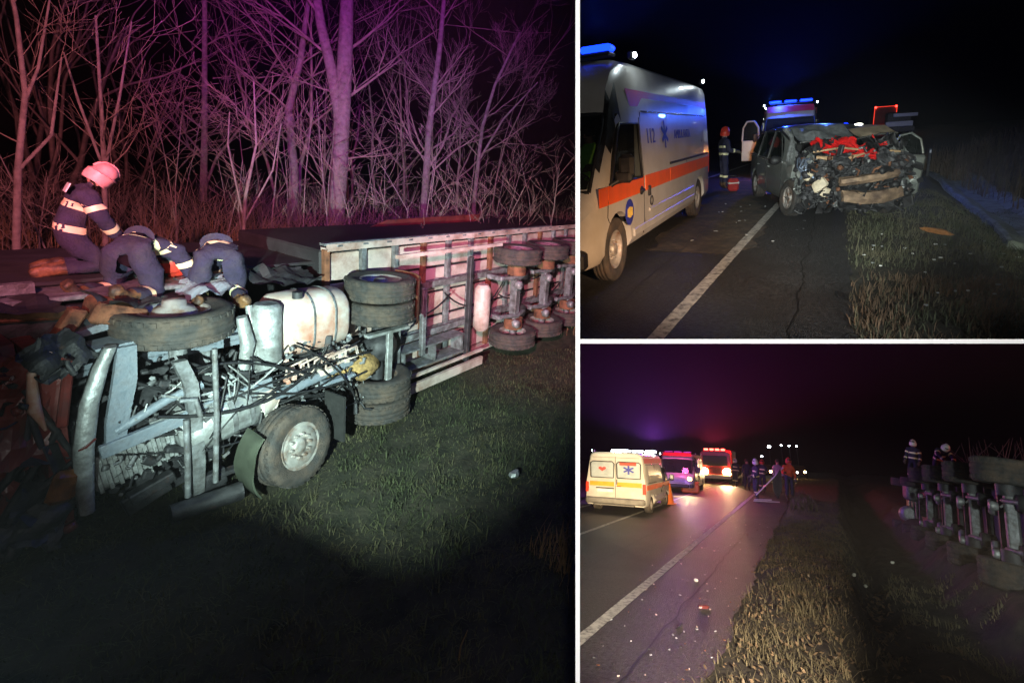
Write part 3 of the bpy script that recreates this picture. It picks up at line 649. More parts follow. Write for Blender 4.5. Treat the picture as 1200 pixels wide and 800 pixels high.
part('engine_block', 'dark', tk, lambda b: (b.box((-.2, .25, .95), (1.3, .45, .8), None, .05), b.box((-.3, .02, 1.05), (.6, .2, .18), Matrix.Rotation(-.1, 3, 'Y'), .03)))
part('propeller_shaft', 'blue', tk, lambda b: (b.tube([(.72, -.28, .98), (1.05, -.28, 1.0), (1.95, -.2, 1.1)], .062, 14), b.cyl((1.02, -.28, 1.0), (1.10, -.28, 1.003), .08, .08, 14), b.box((1.7, -.3, .95), (.5, .12, .06), None, .02)))
part('front_beam', 'blue', tk, lambda b: (b.box((.35, -.30, 1.12), (.95, .06, .15), Matrix.Rotation(-.12, 3, 'Y'), .01), b.box((-.35, -.34, 1.05), (.8, .06, .13), Matrix.Rotation(-.14, 3, 'Y'), .01), b.tube([(-.62, -.3, 1.14), (-.2, -.3, 1.32), (.1, -.3, 1.38)], .045, 8)))
part('hanging_member', 'steel', tk, lambda b: (b.loft([[Vector((x - w, -.40, z)), Vector((x + w, -.40, z)), Vector((x + w, -.33, z)), Vector((x - w, -.33, z))] for (x, z, w) in ((-.12, 1.72, .06), (-.03, 1.45, .06), (.0, 1.0, .055), (.01, .55, .06), (.0, .2, .05))], True, True, False)))
part('hanging_rod', 'steel', tk, lambda b: (b.tube([(.16, -.45, 1.8), (.16, -.46, 1.1), (.13, -.46, .3)], .028, 8), b.tube([(-.10, -.42, 1.1), (-.11, -.44, .6), (-.12, -.44, .25)], .03, 8), b.tube([(-.15, -.42, 1.32), (-.02, -.44, 1.3), (.02, -.44, 1.1)], .025, 8)))
part('steering_knuckle', 'alu', tk, lambda b: (b.tube([(.55, -.2, 2.0), (.6, -.22, 1.7), (.56, -.2, 1.3)], [.06, .08, .06], 8), b.tube([(.68, -.1, 2.1), (.7, -.15, 1.6), (.62, -.18, 1.25)], [.04, .05, .04], 8)), jag=.02)
part('leaf_spring', 'dark', tk, lambda b: [b.tube([(-.6, -.1 - .02 * k, 1.45), (.0, -.2 - .02 * k, 1.5), (.7, -.1 - .02 * k, 1.48)], .022, 5) for k in range(4)])
part('valve_block', 'white', tk, lambda b: [b.box((.95 + random.uniform(0, 1.0), -.2 + random.uniform(-.1, .1), 1.18 + random.uniform(-.08, .14)), (random.uniform(.04, .12), .08, random.uniform(.04, .10)), Matrix.Rotation(random.uniform(-.4, .4), 3, 'Y'), .008) for k in range(26)])
part('brake_pipe', 'panel', tk, lambda b: ([b.tube([(1.0 + .18 * k, -.27, 1.16), (1.0 + .18 * k, -.3, 1.30), (1.25 + .18 * k, -.3, 1.36), (1.3 + .18 * k, -.28, 1.2)], .014, 5) for k in range(5)], b.tube([(1.5, -.32, 1.16), (1.5, -.33, 1.3), (1.95, -.3, 1.36), (1.98, -.3, 1.2), (1.5, -.32, 1.16)], .014, 5)))
part('cable', 'black', tk, lambda b: [hose(b, (random.uniform(-.7, .6), -.3, random.uniform(1.0, 1.7)), (random.uniform(-.5, 1.9), -.25, random.uniform(.6, 1.5)), random.uniform(-.1, .25), random.uniform(.012, .022)) for k in range(22)])
part('light_cable', 'alu', tk, lambda b: [hose(b, (random.uniform(-.5, .5), -.34, random.uniform(1.1, 1.6)), (random.uniform(-.4, 1.2), -.32, random.uniform(.9, 1.5)), random.uniform(-.1, .2), random.uniform(.008, .016)) for k in range(16)])
part('loose_engine_parts', 'dark', tk, lambda b: [b.box((random.uniform(-.75, .75), random.uniform(-.3, .1), random.uniform(.35, 1.7)), (random.uniform(.04, .15), random.uniform(.03, .08), random.uniform(.03, .10)), Matrix.Rotation(random.uniform(-.8, .8), 3, 'Y') @ Matrix.Rotation(random.uniform(-.5, .5), 3, 'X'), .012) for k in range(34)], kind='stuff')
part('lower_chassis_parts', 'dark', tk, lambda b: [b.box((random.uniform(-.4, 1.3), random.uniform(-.35, .0), random.uniform(.12, .75)), (random.uniform(.1, .4), random.uniform(.05, .12), random.uniform(.05, .2)), Matrix.Rotation(random.uniform(-.5, .5), 3, 'Y'), .012) for k in range(36)], kind='stuff')
part('wheel_arch_cover', mat('olive_plastic', (.06, .07, .05), .6, 0, .3, 5, .2, 20), tk, lambda b: b.loft([[Vector((.84 + r_ * math.cos(a) * .95, -.62 - .34 * (i / 4 - .5) + .06 * math.cos(a), .44 + r_ * math.sin(a))) for r_, a in [(.57, 2.4 + t * .17) for t in range(9)] + [(.55, 2.4 + t * .17) for t in range(8, -1, -1)]] for i in range(5)], True, True, True), jag=.02)
part('lower_pipe', 'dark', tk, lambda b: b.cyl((-.3, -.5, .18), (.32, -.6, .16), .09, .10, 14))
random.seed(61)
part('chassis_clutter', 'dark', tk, lambda b: crumple(b, 200, (-.75, 2.3), (-.24, .15), (.3, 1.6), .05, .20), jag=.02, kind='stuff')
part('chassis_fittings', 'steel', tk, lambda b: crumple(b, 130, (-.7, 2.2), (-.34, -.1), (.45, 1.55), .03, .11), jag=.02, kind='stuff')
part('chassis_bolts', 'alu', tk, lambda b: crumple(b, 90, (-.7, 2.2), (-.38, -.2), (.5, 1.5), .015, .05), kind='stuff')
part('hose_bundle', 'black', tk, lambda b: [hose(b, (rnd(-.7, 2.0), rnd(-.4, -.2), rnd(.6, 1.6)), (rnd(-.6, 2.3), rnd(-.4, -.2), rnd(.4, 1.5)), rnd(-.15, .3), rnd(.008, .02), 5, 9, (rnd(-.1, .1), rnd(-.1, 0), 0)) for k in range(26)], kind='stuff')
for k, (x, y, z, sx, sy, rx, ry, rz_, m_) in enumerate(((-1.25, -.30, 1.55, .5, .9, 1.4, .2, .1, 'redp'), (-1.5, -.25, .95, .5, .8, 1.5, -.3, .2, 'redp'), (-1.15, -.36, .62, .4, .5, 1.3, .5, 0, 'dark'), (-1.55, -.1, 2.0, .6, .5, .4, .1, 0, 'redp'), (-.95, -.3, 1.98, .4, .35, .9, -.4, .3, 'dark'), (-.35, .2, 2.26, .5, .4, .2, .2, .4, 'dark'), (-1.15, .45, 2.3, .8, .45, .1, .1, 0, 'tarp'), (.45, .35, 2.26, .5, .4, .2, -.1, 0, 'blue'), (1.4, .5, 2.27, .9, .5, .25, .05, .1, 'tarp'))):
    part('torn_sheet', m_, tk, lambda b: sheet(b, (x, y, z), sx, sy, rxyz(rx, ry, rz_), .08, 3.2, 12, k + 1, .02))
part('cab_wreckage', 'dark', tk, lambda b: crumple(b, 90, (-1.75, -.85), (-.35, .05), (.25, 2.0), .06, .26), jag=.03, kind='stuff')
part('cab_scraps', 'redp', tk, lambda b: crumple(b, 20, (-1.7, -.85), (-.42, -.1), (.3, 2.0), .05, .2), jag=.03, kind='stuff')
part('mud_flap', 'rubber', tk, lambda b: b.box((1.52, -.5, .55), (.03, .35, .62), Matrix.Rotation(.1, 3, 'Z')))
# --- firefighters on the lorry
B_ARM = [('elbl', 'wril', .55, .06), ('elbr', 'wrir', .55, .06)]
def at1(x, y, z, rz): return Matrix.Translation((x, y, z)) @ Matrix.Rotation(rz, 4, 'Z')
# kneeling upright, turned right, head bowed
j1 = dict(pelvis=(0, .02, .42), spine=(0, .07, .60), chest=(0, .16, .82), neck=(0, .25, .97), head=(.01, .34, 1.06), crown=(.01, .39, 1.12),
          shol=(-.19, .19, .88), shor=(.19, .19, .88), elbl=(-.24, .30, .63), elbr=(.25, .28, .62), wril=(-.14, .46, .42), wrir=(.15, .44, .40),
          hipl=(-.11, .02, .38), hipr=(.11, .02, .38), knel=(-.15, .32, .09), kner=(.14, .30, .09), ankl=(-.15, -.12, .07), ankr=(.14, -.14, .07), toel=(-.15, -.26, .02), toer=(.14, -.28, .02))
ff1 = person('kneeling firefighter in navy jacket and pale red helmet, bowed over the overturned lorry', 1, at1(-2.12, 7.05, 2.34, R(-68)), j1, helmet='helmp',
       bands=[('spine', 'chest', .62, .075), ('pelvis', 'spine', .45, .07)] + [('elbl', 'wril', .5, .07), ('elbr', 'wrir', .5, .07), ('shor', 'elbr', .6, .06), ('shol', 'elbl', .6, .06)], fat=1.36, hold=.8)
part('back_badge', 'helmw', ff1, lambda b: b.box((.07, .055, .93), (.17, .012, .10), Matrix.Rotation(-.45, 3, 'X')))
# on all fours, back to the camera, head down inside
j2 = dict(pelvis=(0, 0, .56), spine=(.0, .14, .60), chest=(0, .32, .50), neck=(0, .46, .38), head=(0, .54, .28), crown=(0, .58, .20),
          shol=(-.20, .36, .47), shor=(.20, .36, .47), elbl=(-.26, .44, .22), elbr=(.26, .44, .22), wril=(-.2, .58, .06), wrir=(.2, .58, .06),
          hipl=(-.13, -.01, .50), hipr=(.13, -.01, .50), knel=(-.20, .06, .10), kner=(.20, .08, .10), ankl=(-.20, -.32, .12), ankr=(.2, -.30, .12), toel=(-.2, -.40, .26), toer=(.2, -.38, .26))
person('crouching firefighter on all fours in navy trousers, boots towards the camera, beside the lorry wheel', 1, at1(-1.50, 6.62, 2.12, R(-30)) @ Matrix.Scale(1.12, 4), j2, helmet='helmr', jacket='navy', trousers='navy2',
       bands=[('pelvis', 'spine', .95, .06), ('spine', 'chest', .75, .05), ('shor', 'elbr', .55, .06), ('elbr', 'wrir', .4, .06), ('knel', 'ankl', .35, .05), ('kner', 'ankr', .35, .05)], fat=1.28)
j3 = dict(pelvis=(0, 0, .60), spine=(.0, .15, .62), chest=(0, .34, .48), neck=(0, .46, .32), head=(0, .52, .20), crown=(0, .55, .12),
          shol=(-.20, .38, .43), shor=(.20, .38, .43), elbl=(-.27, .42, .16), elbr=(.27, .42, .16), wril=(-.2, .52, -.04), wrir=(.2, .52, -.04),
          hipl=(-.13, -.02, .52), hipr=(.13, -.02, .52), knel=(-.19, .05, .14), kner=(.16, .02, .12), ankl=(-.20, -.30, .10), ankr=(.16, -.34, .08), toel=(-.21, -.42, .18), toer=(.17, -.46, .16))
person('bent firefighter with a pale waist band, leaning into the wreck beside the fuel tank', 1, at1(-.72, 6.80, 2.02, R(12)) @ Matrix.Scale(1.12, 4), j3, helmet='helmr', jacket='navy', trousers='navy2',
       bands=[('pelvis', 'spine', .80, .07), ('spine', 'chest', .55, .05), ('knel', 'ankl', .3, .06), ('kner', 'ankr', .3, .06), ('shol', 'elbl', .5, .06)], fat=1.22)

# --- trees and thicket
tree('bare_tree', 'tall bare tree with a thick forked trunk standing behind the trailer', 1, (1.26, 16.5, gz1(1.26, 16.5)),
     [([(1.26, 16.5, .5), (1.26, 16.5, .93), (1.27, 16.5, 2.27), (1.34, 16.5, 3.57), (1.37, 16.5, 4.83)], [.33, .29, .26, .25, .24]),
      ([(1.35, 16.5, 4.2), (1.30, 16.5, 5.2), (1.07, 16.5, 6.48), (.79, 16.5, 7.57), (.5, 16.5, 9.4)], [.17, .17, .16, .13, .09]),
      ([(1.37, 16.5, 4.6), (1.43, 16.5, 6.55), (1.45, 16.5, 7.73), (1.48, 16.6, 9.6)], [.23, .22, .20, .15])],
     [((1.37, 16.5, 5.6), (.8, 0, .8), 2.2, .05, 3), ((1.0, 16.5, 6.8), (-.9, 0, .7), 2.4, .05, 3), ((1.45, 16.5, 7.0), (.7, .2, .8), 2.4, .05, 3), ((.7, 16.5, 7.9), (-.8, 0, .6), 2.2, .05, 3), ((1.33, 16.5, 3.9), (.9, -.3, .2), 1.6, .035, 3), ((1.2, 16.5, 5.8), (-.9, .1, .3), 1.8, .03, 3)])
def simple_tree(label, pts, r0, r1, seed, depth=3, n=9, ln=2.4, name='bare_tree', group=None, sub=None):
    random.seed(seed); P = [Vector(p) for p in pts]; k = len(P); rs = [r0 + (r1 - r0) * i / (k - 1) for i in range(k)]
    base = P[0].copy(); base.z = gz1(base.x, base.y); cr = []
    for q in range(n):
        t = random.uniform(.30, 1.0) * (k - 1); i = min(k - 2, int(t)); p = P[i].lerp(P[i + 1], t - i); a = random.choice((-1, 1)) * random.uniform(.3, 1.0)
        cr.append((p, (a, random.uniform(-.5, .5), random.uniform(.4, 1.0)), ln * random.uniform(.6, 1.1), max(.008, rs[i] * .30), depth))
    tr = [([(base.x, base.y, base.z - .1)] + P, [r0 * 1.05] + rs)]
    for s in (sub or []): tr.append((s, [r0 * .5, r0 * .4, r0 * .22][:len(s)] + [r0 * .25] * max(0, len(s) - 3)))
    return tree(name, label, 1, tuple(base), tr, cr, group)
simple_tree('slender bare tree with a kinked trunk just left of the thick forked tree', [(.07, 18, .93), (.14, 18, 3.42), (-.02, 18, 5.23), (.3, 18, 6.8), (.52, 18, 8.6)], .15, .07, 11)
simple_tree('straight bare tree right of the thick forked tree, leaning slightly right', [(4.05, 17, 1.9), (4.05, 17, 2.68), (4.1, 17, 5.24), (4.31, 17, 7.71), (4.4, 17, 10)], .15, .06, 12, 3, 14)
simple_tree('fine-branched bare tree near the right end of the wood, forking low', [(6.17, 18, 2.2), (6.17, 18, 3.06), (6.29, 18, 5.6), (6.67, 18, 7.19), (7.5, 18, 9.2)], .10, .04, 13, 4, 14, 2.4, sub=[[(6.22, 18, 4.34), (7.11, 18, 6.03), (8.4, 18, 7.6)]])
simple_tree('distant slim bare tree behind the kneeling firefighters', [(-2.68, 21, .8), (-2.53, 21, 4.5), (-2.4, 21, 9.5)], .13, .06, 14)
simple_tree('tall bare sapling at the left edge with a wide fork', [(-3.93, 11, 1.2), (-3.75, 11, 3.18), (-3.59, 11, 4.37), (-3.63, 11, 5.48), (-3.7, 11, 6.4)], .055, .02, 15, 2, 7, 1.3, 'bare_sapling', sub=[[(-3.62, 11, 4.24), (-3.42, 11, 4.78), (-3.2, 11, 6.0)], [(-3.75, 11, 3.18), (-3.34, 11, 3.76), (-3.15, 11, 5.0)]])
simple_tree('pale bare sapling behind the kneeling firefighter, split into upright rods', [(-3.05, 12, 1.2), (-2.97, 12, 3.39), (-2.96, 12, 4.44), (-2.95, 12, 5.9)], .05, .016, 16, 2, 8, 1.2, 'bare_sapling', sub=[[(-2.96, 12, 3.3), (-2.69, 12, 4.63), (-2.47, 12, 5.9)], [(-2.97, 12, 3.2), (-3.25, 12, 4.4), (-3.4, 12, 5.2)]])
simple_tree('pale bare sapling forked like a candlestick above the crouching firefighters', [(-.92, 12.5, 1.2), (-.82, 12.5, 2.9), (-.62, 12.5, 4.0), (-.65, 12.5, 5.3)], .045, .012, 17, 2, 8, 1.0, 'bare_sapling', sub=[[(-.86, 12.5, 2.34), (-1.11, 12.5, 3.94), (-1.07, 12.5, 4.6)], [(-.86, 12.5, 2.31), (-.31, 12.5, 3.49), (-.15, 12.5, 4.5)]])
random.seed(21)
for k in range(46):
    y = random.uniform(11.2, 17); x = -4.6 + (k + random.random()) * (13.6 / 46) * (.75 + y / 50); h = random.uniform(2.0, 4.2) * (1.0 if x < 2 else .8); z = gz1(x, y)
    d = Vector((random.gauss(0, .14), random.gauss(0, .1), 1))
    simple_tree('thin bare sapling standing in the thicket behind the lorry', [(x, y, z), Vector((x, y, z)) + d * h * .5, Vector((x, y, z)) + d * h + Vector((random.gauss(0, .15), 0, 0))], random.uniform(.011, .024), .005, 100 + k, 2 if k % 2 else 1, 6, h * .35, 'bare_sapling', 'saplings in the thicket')
random.seed(22)
ug = MB()
for k in range(1900):
    y = random.uniform(11.0, 19); x = random.uniform(-5.8, 9.5) * (.7 + y / 45); z = gz1(x, y); h = random.uniform(.5, 1.7); d = Vector((random.gauss(0, .45), random.gauss(0, .3), 1)).normalized()
    p0 = Vector((x, y, z)); p1 = p0 + d * h * .55; p2 = p1 + (d + Vector((random.gauss(0, .3), random.gauss(0, .2), random.gauss(0, .2)))) * h * .45; r = random.uniform(.004, .010)
    ug.tube([p0, p1, p2], [r, r * .8, r * .4], 3, False)
    for q in range(3):
        a = p0.lerp(p1, random.uniform(.4, 1)); e = (d + Vector((random.gauss(0, .7), random.gauss(0, .5), random.gauss(0, .3)))).normalized()
        ug.tube([a, a + e * h * random.uniform(.25, .5)], [r * .6, r * .3], 3, False)
tag(ug.build('undergrowth', 'twig', None, 1), 'dense tangle of bare brown twigs filling the wood edge behind the lorry', 'undergrowth', None, 'stuff')
wd = MB()
for k in range(30):      # far woods: bare stems and twigs beyond the first trees
    y = random.uniform(19, 30); x = random.uniform(-9, 9); z = gz1(x, y)
    bare(wd, (x, y, z), (random.gauss(0, .1), 0, 1), random.uniform(4, 8.5), random.uniform(.04, .10), 2, .3, .7, 4, (2, 4))
tag(wd.build('far_wood', 'twig', None, 1), 'far mass of bare trees deep in the dark wood', 'wood', None, 'stuff')

# ================================================================== builders: ambulance van (y forward from the front axle, x to its right, z up)
def van(label, place, mtx, wb=3.7, wr=.345, W=1.0, H=2.55, stripe='vanstripe', bands=True, lit=True, side_text=True, rear=False, beacon='bluee', detail=True):
    root = thing('ambulance', label, 'ambulance', place, mtx=mtx)
    yr = -wb - 1.05
    def sec(y, zt, w, wt, zb=.34, belt=1.25):
        k = [(0, zb), (w - .06, zb), (w, zb + .10), (w, .75), (w, belt), (w - (w - wt) * .5, belt + (zt - belt) * .5), (wt, zt - .20), (wt - .05, zt - .08), (wt - .16, zt - .015), (0, zt + .02)]
        if zt < belt + .35:
            k = [(0, zb), (w - .06, zb), (w, zb + .1), (w, zb + (zt - zb) * .45), (w - .01, zb + (zt - zb) * .7), (w - .03, zb + (zt - zb) * .82), (wt, zt - .10), (wt - .05, zt - .04), (wt - .14, zt - .01), (0, zt + .01)]
        return [Vector((x, y, z)) for x, z in k] + [Vector((-x, y, z)) for x, z in reversed(k[1:-1])]
    st = [(yr, H - .06, W - .03, W - .16), (yr + .06, H - .01, W, W - .12), (yr + .7, H, W, W - .12), (-1.3, H, W, W - .12), (-.65, H - .02, W, W - .13), (-.42, H - .12, W, W - .16), (-.22, H - .34, W, W - .15), (.02, 1.86, W, W - .13), (.36, 1.46, W, W - .08), (.60, 1.18, W, W - .06), (.82, 1.06, W - .04, W - .12), (.98, .93, W - .13, W - .24), (1.04, .80, W - .22, W - .34)]
    body = part('body', 'vanw', root, lambda b: b.loft([sec(*s) for s in st], True, True, True), weld=True)
    cut = []
    for y in (0, -wb):
        for s in (-1, 1): cut.append(cutter(lambda b: b.cyl((s * (W - .33), y, .37), (s * (W + .2), y, .37), wr + .10, wr + .10, 28)))
    cut.append(cutter(lambda b: b.prism([(.40, 1.00), (-.28, 2.02), (-1.35, 2.02), (-1.35, .72), (.40, .72)], (2 * (W - .10), 0, 0), (-(W - .10), 0, 0), (0, 1, 0))))
    ws = [(.47, 1.22), (-.10, 2.02), (-.30, 2.08), (.0, 1.5), (.25, 1.12)]
    cut.append(cutter(lambda b: b.prism([(.72, 1.20), (.06, 2.10), (-.3, 1.95), (.2, 1.2)], (2 * (W - .16), 0, 0), (-(W - .16), 0, 0), (0, 1, 0))))
    sw = [(.22, 1.22), (-.16, 1.80), (-.28, 1.90), (-.98, 1.90), (-.98, 1.20)]
    for s in (-1, 1): cut.append(cutter(lambda b: b.prism(sw, (s * .5, 0, 0), (s * (W - .28), 0, 0), (0, 1, 0))))
    boolean(body, cut); body.data.materials.append(M['black'])
    for p in body.data.polygons:
        c = p.center
        if abs(c.x) < W - .092 and -1.37 < c.y < .42 and .70 < c.z < 2.04 and not (abs(c.x) < W - .17 and c.y > .1 and c.z - 1.18 > (.60 - c.y) * 1.28 - .03): p.material_index = 1
    for p in body.data.polygons: p.use_smooth = True
    try:
        body.data.set_sharp_from_angle(angle=R(32))
    except Exception: pass
    q = MB(); zz = lambda y: 1.18 + (.60 - y) * .0
    # windscreen and side panes
    wq = [Vector((x, y, z)) for x, y, z in ((-W + .12, .585, 1.17), (W - .12, .585, 1.17), (W - .15, .30, 1.52), (W - .17, .01, 1.855), (W - .2, -.12, 2.02), (-W + .2, -.12, 2.02), (-W + .17, .01, 1.855), (-W + .15, .30, 1.52))]
    part('windscreen', 'glassd', root, lambda b: b.add(wq, [(0, 1, 2, 7), (7, 2, 3, 6), (6, 3, 4, 5)]))
    part('windscreen_surround', 'black', root, lambda b: [b.tube(l, .022, 5) for l in ([wq[0], wq[1]], [wq[1], wq[2], wq[3], wq[4]], [wq[4], wq[5]], [wq[5], wq[6], wq[7], wq[0]])])
    for s in (-1, 1):
        sx = lambda z: s * (W - max(0, (z - 1.25)) * .085 - .012)
        part('side_window', 'glassd', root, lambda b: b.add([(sx(z), y, z) for y, z in sw], [tuple(range(5))]))
        part('window_seal', 'black', root, lambda b: b.tube([(sx(z) + s * .016, y, z) for y, z in sw + sw[:1]], .018, 5))
        for l_ in (((-1.06, 1.98), (-1.06, 1.2), (-1.06, .55), (-1.0, .42)), ((.30, 1.15), (.36, .85), (.30, .78))): part('door_seam', 'black', root, lambda b: b.tube([(sx(z) + s * .014, y, z) for y, z in l_], .006, 4))
        for y_ in (-1.12, -2.5): part('sliding_door_seam', 'black', root, lambda b: b.tube([(sx(z) + s * .014, y_, z) for z in (2.05, .45)], .006, 4))
        part('upper_rail', 'chrome', root, lambda b: b.tube([(sx(z) + s * .02, y, z) for y, z in ((-1.15, 2.06), (yr + .25, 2.06))], .013, 5))
        part('runner_rail', 'black', root, lambda b: b.box((s * (W + .008), (-2.45 + yr) / 2 + .1, 1.28), (.02, -2.45 - yr - .3, .035)))
        part('sill', 'vanw', root, lambda b: b.box((s * (W + .004), -wb / 2, .50), (.03, wb - 1.15, .11), None, .012))
        part('rub_strip', 'vanw', root, lambda b: b.box((s * (W + .006), -wb / 2 - .35, .70), (.025, wb - 1.9, .05), None, .01))
        if bands:
            part('stripe', stripe, root, lambda b: [b.box((s * (W + .004), (a + c) / 2, 1.10 - .0 * a), (.012, c - a - .012, .21)) for a, c in ((yr + .1, -2.51), (-2.49, -1.13), (-1.05, .33), (.34, .60))])
            part('roof_band', 'vanred', root, lambda b: b.add([(s * (W - .095 + .004), y, 2.13) if False else (s * (W - .002 - (z - 1.25) * .0935 + .006), y, z) for y, z in ((yr + .12, 2.12), (-.75, 2.12), (-.62, 2.33), (yr + .12, 2.33))], [(0, 1, 2, 3)]))
        part('door_handle', 'black', root, lambda b: (b.box((s * (W + .02), -.93, 1.02), (.05, .16, .04), None, .012), b.ball((s * (W + .01), -.93, 1.02), (.02, .08, .06), 8, 6)))
        part('sliding_handle', 'black', root, lambda b: b.box((s * (W + .02), -1.27, .98), (.04, .06, .15), None, .012))
        part('fuel_flap', 'black', root, lambda b: b.lathe([(.07, 0), (.075, .012), (.06, .018), (.055, .006)], (s * W, -1.42, .82), (s, 0, 0), 14))
        part('door_crest', mat('blue_print', 0), root, lambda b: (b.lathe([(.17, .004), (.16, .008), (.001, .008)], (s * W, -.42, .80), (s, 0, 0), 20))) if side_text else None
        for k in range(4):
            part('crest_bar', 'yellowp', root, lambda b: b.box((s * (W + .012), -.50 + k * .053, .80), (.008, .025, .15 - .03 * abs(k - 1.5)))) if side_text else None
        mr = part('mirror', 'black', root, lambda b: (b.box((s * (W + .14), .16, 1.30), (.2, .09, .14), None, .03), b.box((s * (W + .17), .14, 1.42), (.18, .10, .26), None, .04), b.tube([(s * (W - .02), .22, 1.2), (s * (W + .1), .17, 1.27)], .03, 6)))
        part('mirror_glass', 'chrome', mr, lambda b: b.box((s * (W + .17), .087, 1.42), (.13, .006, .20)))
        part('wheel_arch_trim', 'vanw', root, lambda b: [b.lathe([(.435, -.02), (.435, .022), (.50, .02), (.51, -.02)], (s * W, y, .37), (s, 0, 0), 22, True, *((0, 3.1416) if s * 1 > 0 else (0, 3.1416))) for y in (0, -wb)]) if False else None
        part('headlamp', 'chrome', root, lambda b: b.ball((s * (W - .24), .86, .86), (.13, .09, .13), 12, 8))
        part('bumper_corner', 'black', root, lambda b: b.box((s * (W - .32), .93, .47), (.55, .22, .24), None, .05))
        part('tail_lamp', emit('dim_tail_lamp', (.6, .03, .01), .8), root, lambda b: b.box((s * (W - .06), yr - .015, 1.05), (.10, .04, .42), None, .012))
        for y in (0, -wb):
            w = wheel(root, (s * (W - .13), y, wr), (s, 0, 0), wr, .21, .3, n=26, lugs=False, bolts=True)
        for y in (-1.0, yr + .45):   # floodlamps on the roof edge
            lp = part('scene_lamp', 'black', root, lambda b: b.box((s * (W - .12), y, H + .03), (.07, .16, .10), None, .02))
            part('lamp_lens', 'whitee' if lit else 'helmw', lp, lambda b: b.ball((s * (W - .075), y, H + .035), (.022, .055, .036), 8, 6))
    part('seat', 'rubber', root, lambda b: [(b.box((x, -.75, .98), (.48, .46, .14), None, .04), b.box((x, -.98, 1.35), (.46, .14, .66), Matrix.Rotation(.12, 3, 'X'), .05), b.box((x, -1.03, 1.76), (.24, .09, .18), None, .03)) for x in (-.45, .45)])
    part('dashboard', 'black', root, lambda b: b.box((0, .26, 1.04), (2 * W - .3, .5, .2), None, .05))
    part('steering_wheel', 'black', root, lambda b: b.lathe([(.18, -.015), (.195, 0), (.18, .015), (.165, 0), (.18, -.015)], (-.45, -.12, 1.2), (0, -.8, .6), 18))
    part('bonnet_grille', 'black', root, lambda b: [b.box((0, 1.035, .62 + .06 * k), (1.1, .02, .03)) for k in range(4)])
    part('front_bumper', 'black', root, lambda b: b.box((0, 1.0, .45), (1.5, .2, .22), None, .05))
    part('front_band', 'vanred', root, lambda b: b.add([(x, y, z) for x, y, z in ((-.78, -.205, 2.235), (.78, -.205, 2.235), (.76, -.405, 2.455), (-.76, -.405, 2.455))], [(0, 1, 2, 3)]))
    # beacon bar
    bar = part('light_bar', 'black', root, lambda b: b.box((0, -.72, H + .045), (1.45, .26, .05), None, .02))
    for x in (-.52, .0, .52):
        part('beacon', beacon, bar, lambda b: b.box((x, -.72, H + .115), (.42, .22, .085), None, .03))
    # rear doors
    part('rear_door_seam', 'black', root, lambda b: (b.box((0, yr - .004, 1.35), (.012, .008, 2.0)), b.box((0, yr - .004, 2.32), (1.6, .008, .012))))
    for s in (-1, 1):
        rw = part('rear_window', 'glassf', root, lambda b: b.prism([(-.38, -.34), (.38, -.34), (.40, .26), (.33, .34), (-.33, .34), (-.40, .26)], (0, -.012, 0), (s * .44, yr - .002, 1.80), (1, 0, 0), (0, 0, 1)))
        part('rear_window_seal', 'black', rw, lambda b: b.tube([(s * .44 + x, yr - .014, 1.80 + z) for x, z in ((-.38, -.34), (.38, -.34), (.40, .26), (.33, .34), (-.33, .34), (-.40, .26), (-.38, -.34))], .022, 5))
    part('rear_stripe', mat('amber_stripe', (.80, .30, .03), .4, 0, .12, 6), root, lambda b: [b.box((s * .45, yr - .006, 1.20), (.82, .010, .19)) for s in (-1, 1)])
    part('number_plate', 'helmw', root, lambda b: b.box((-.34, yr - .012, .93), (.52, .012, .12)))
    part('plate_lamp', 'black', root, lambda b: b.box((-.34, yr - .02, 1.025), (.6, .03, .05), None, .01))
    part('rear_bumper', mat('grey_bumper', (.16, .15, .14), .6, 0, .3, 5, .1, 20), root, lambda b: (b.box((0, yr - .05, .52), (2 * W - .06, .18, .26), None, .05), b.box((0, yr - .16, .38), (1.3, .22, .05), None, .01)))
    part('rear_latch', 'black', root, lambda b: (b.box((.05, yr - .02, 1.30), (.03, .03, .22), None, .008), b.box((.12, yr - .02, 1.12), (.14, .03, .03), None, .008)))
    def star(b, o, u, w, n, r):
        o, u, w, n = Vector(o), Vector(u), Vector(w), Vector(n)
        for k in range(3):
            a = math.pi / 3 * k + math.pi / 2; d = u * math.cos(a) + w * math.sin(a); e = n.cross(d)
            b.add([o + d * r * x + e * r * .17 * y + n * (.004 + .0015 * k) for x, y in ((-1, -1), (1, -1), (1, 1), (-1, 1))], [(0, 1, 2, 3)])
    part('star_emblem', 'letter', rw, lambda b: star(b, (.44, yr - .014, 1.82), (1, 0, 0), (0, 0, 1), (0, -1, 0), .19))
    part('heart_emblem', mat('heart_red', (.6, .06, .05), .5), root, lambda b: b.add([(-.44 + .011 * 16 * math.sin(t) ** 3 * .75, yr - .020, 1.83 + .0095 * (13 * math.cos(t) - 5 * math.cos(2 * t) - 2 * math.cos(3 * t) - math.cos(4 * t)) * .75) for t in [2 * math.pi * i / 24 for i in range(24)]], [tuple(range(24))]))
    part('window_banner', mat('red_print', (.6, .05, .03), .5, 0, .3, 20), rw, lambda b: b.box((.42, yr - .018, 2.06), (.56, .004, .12)))
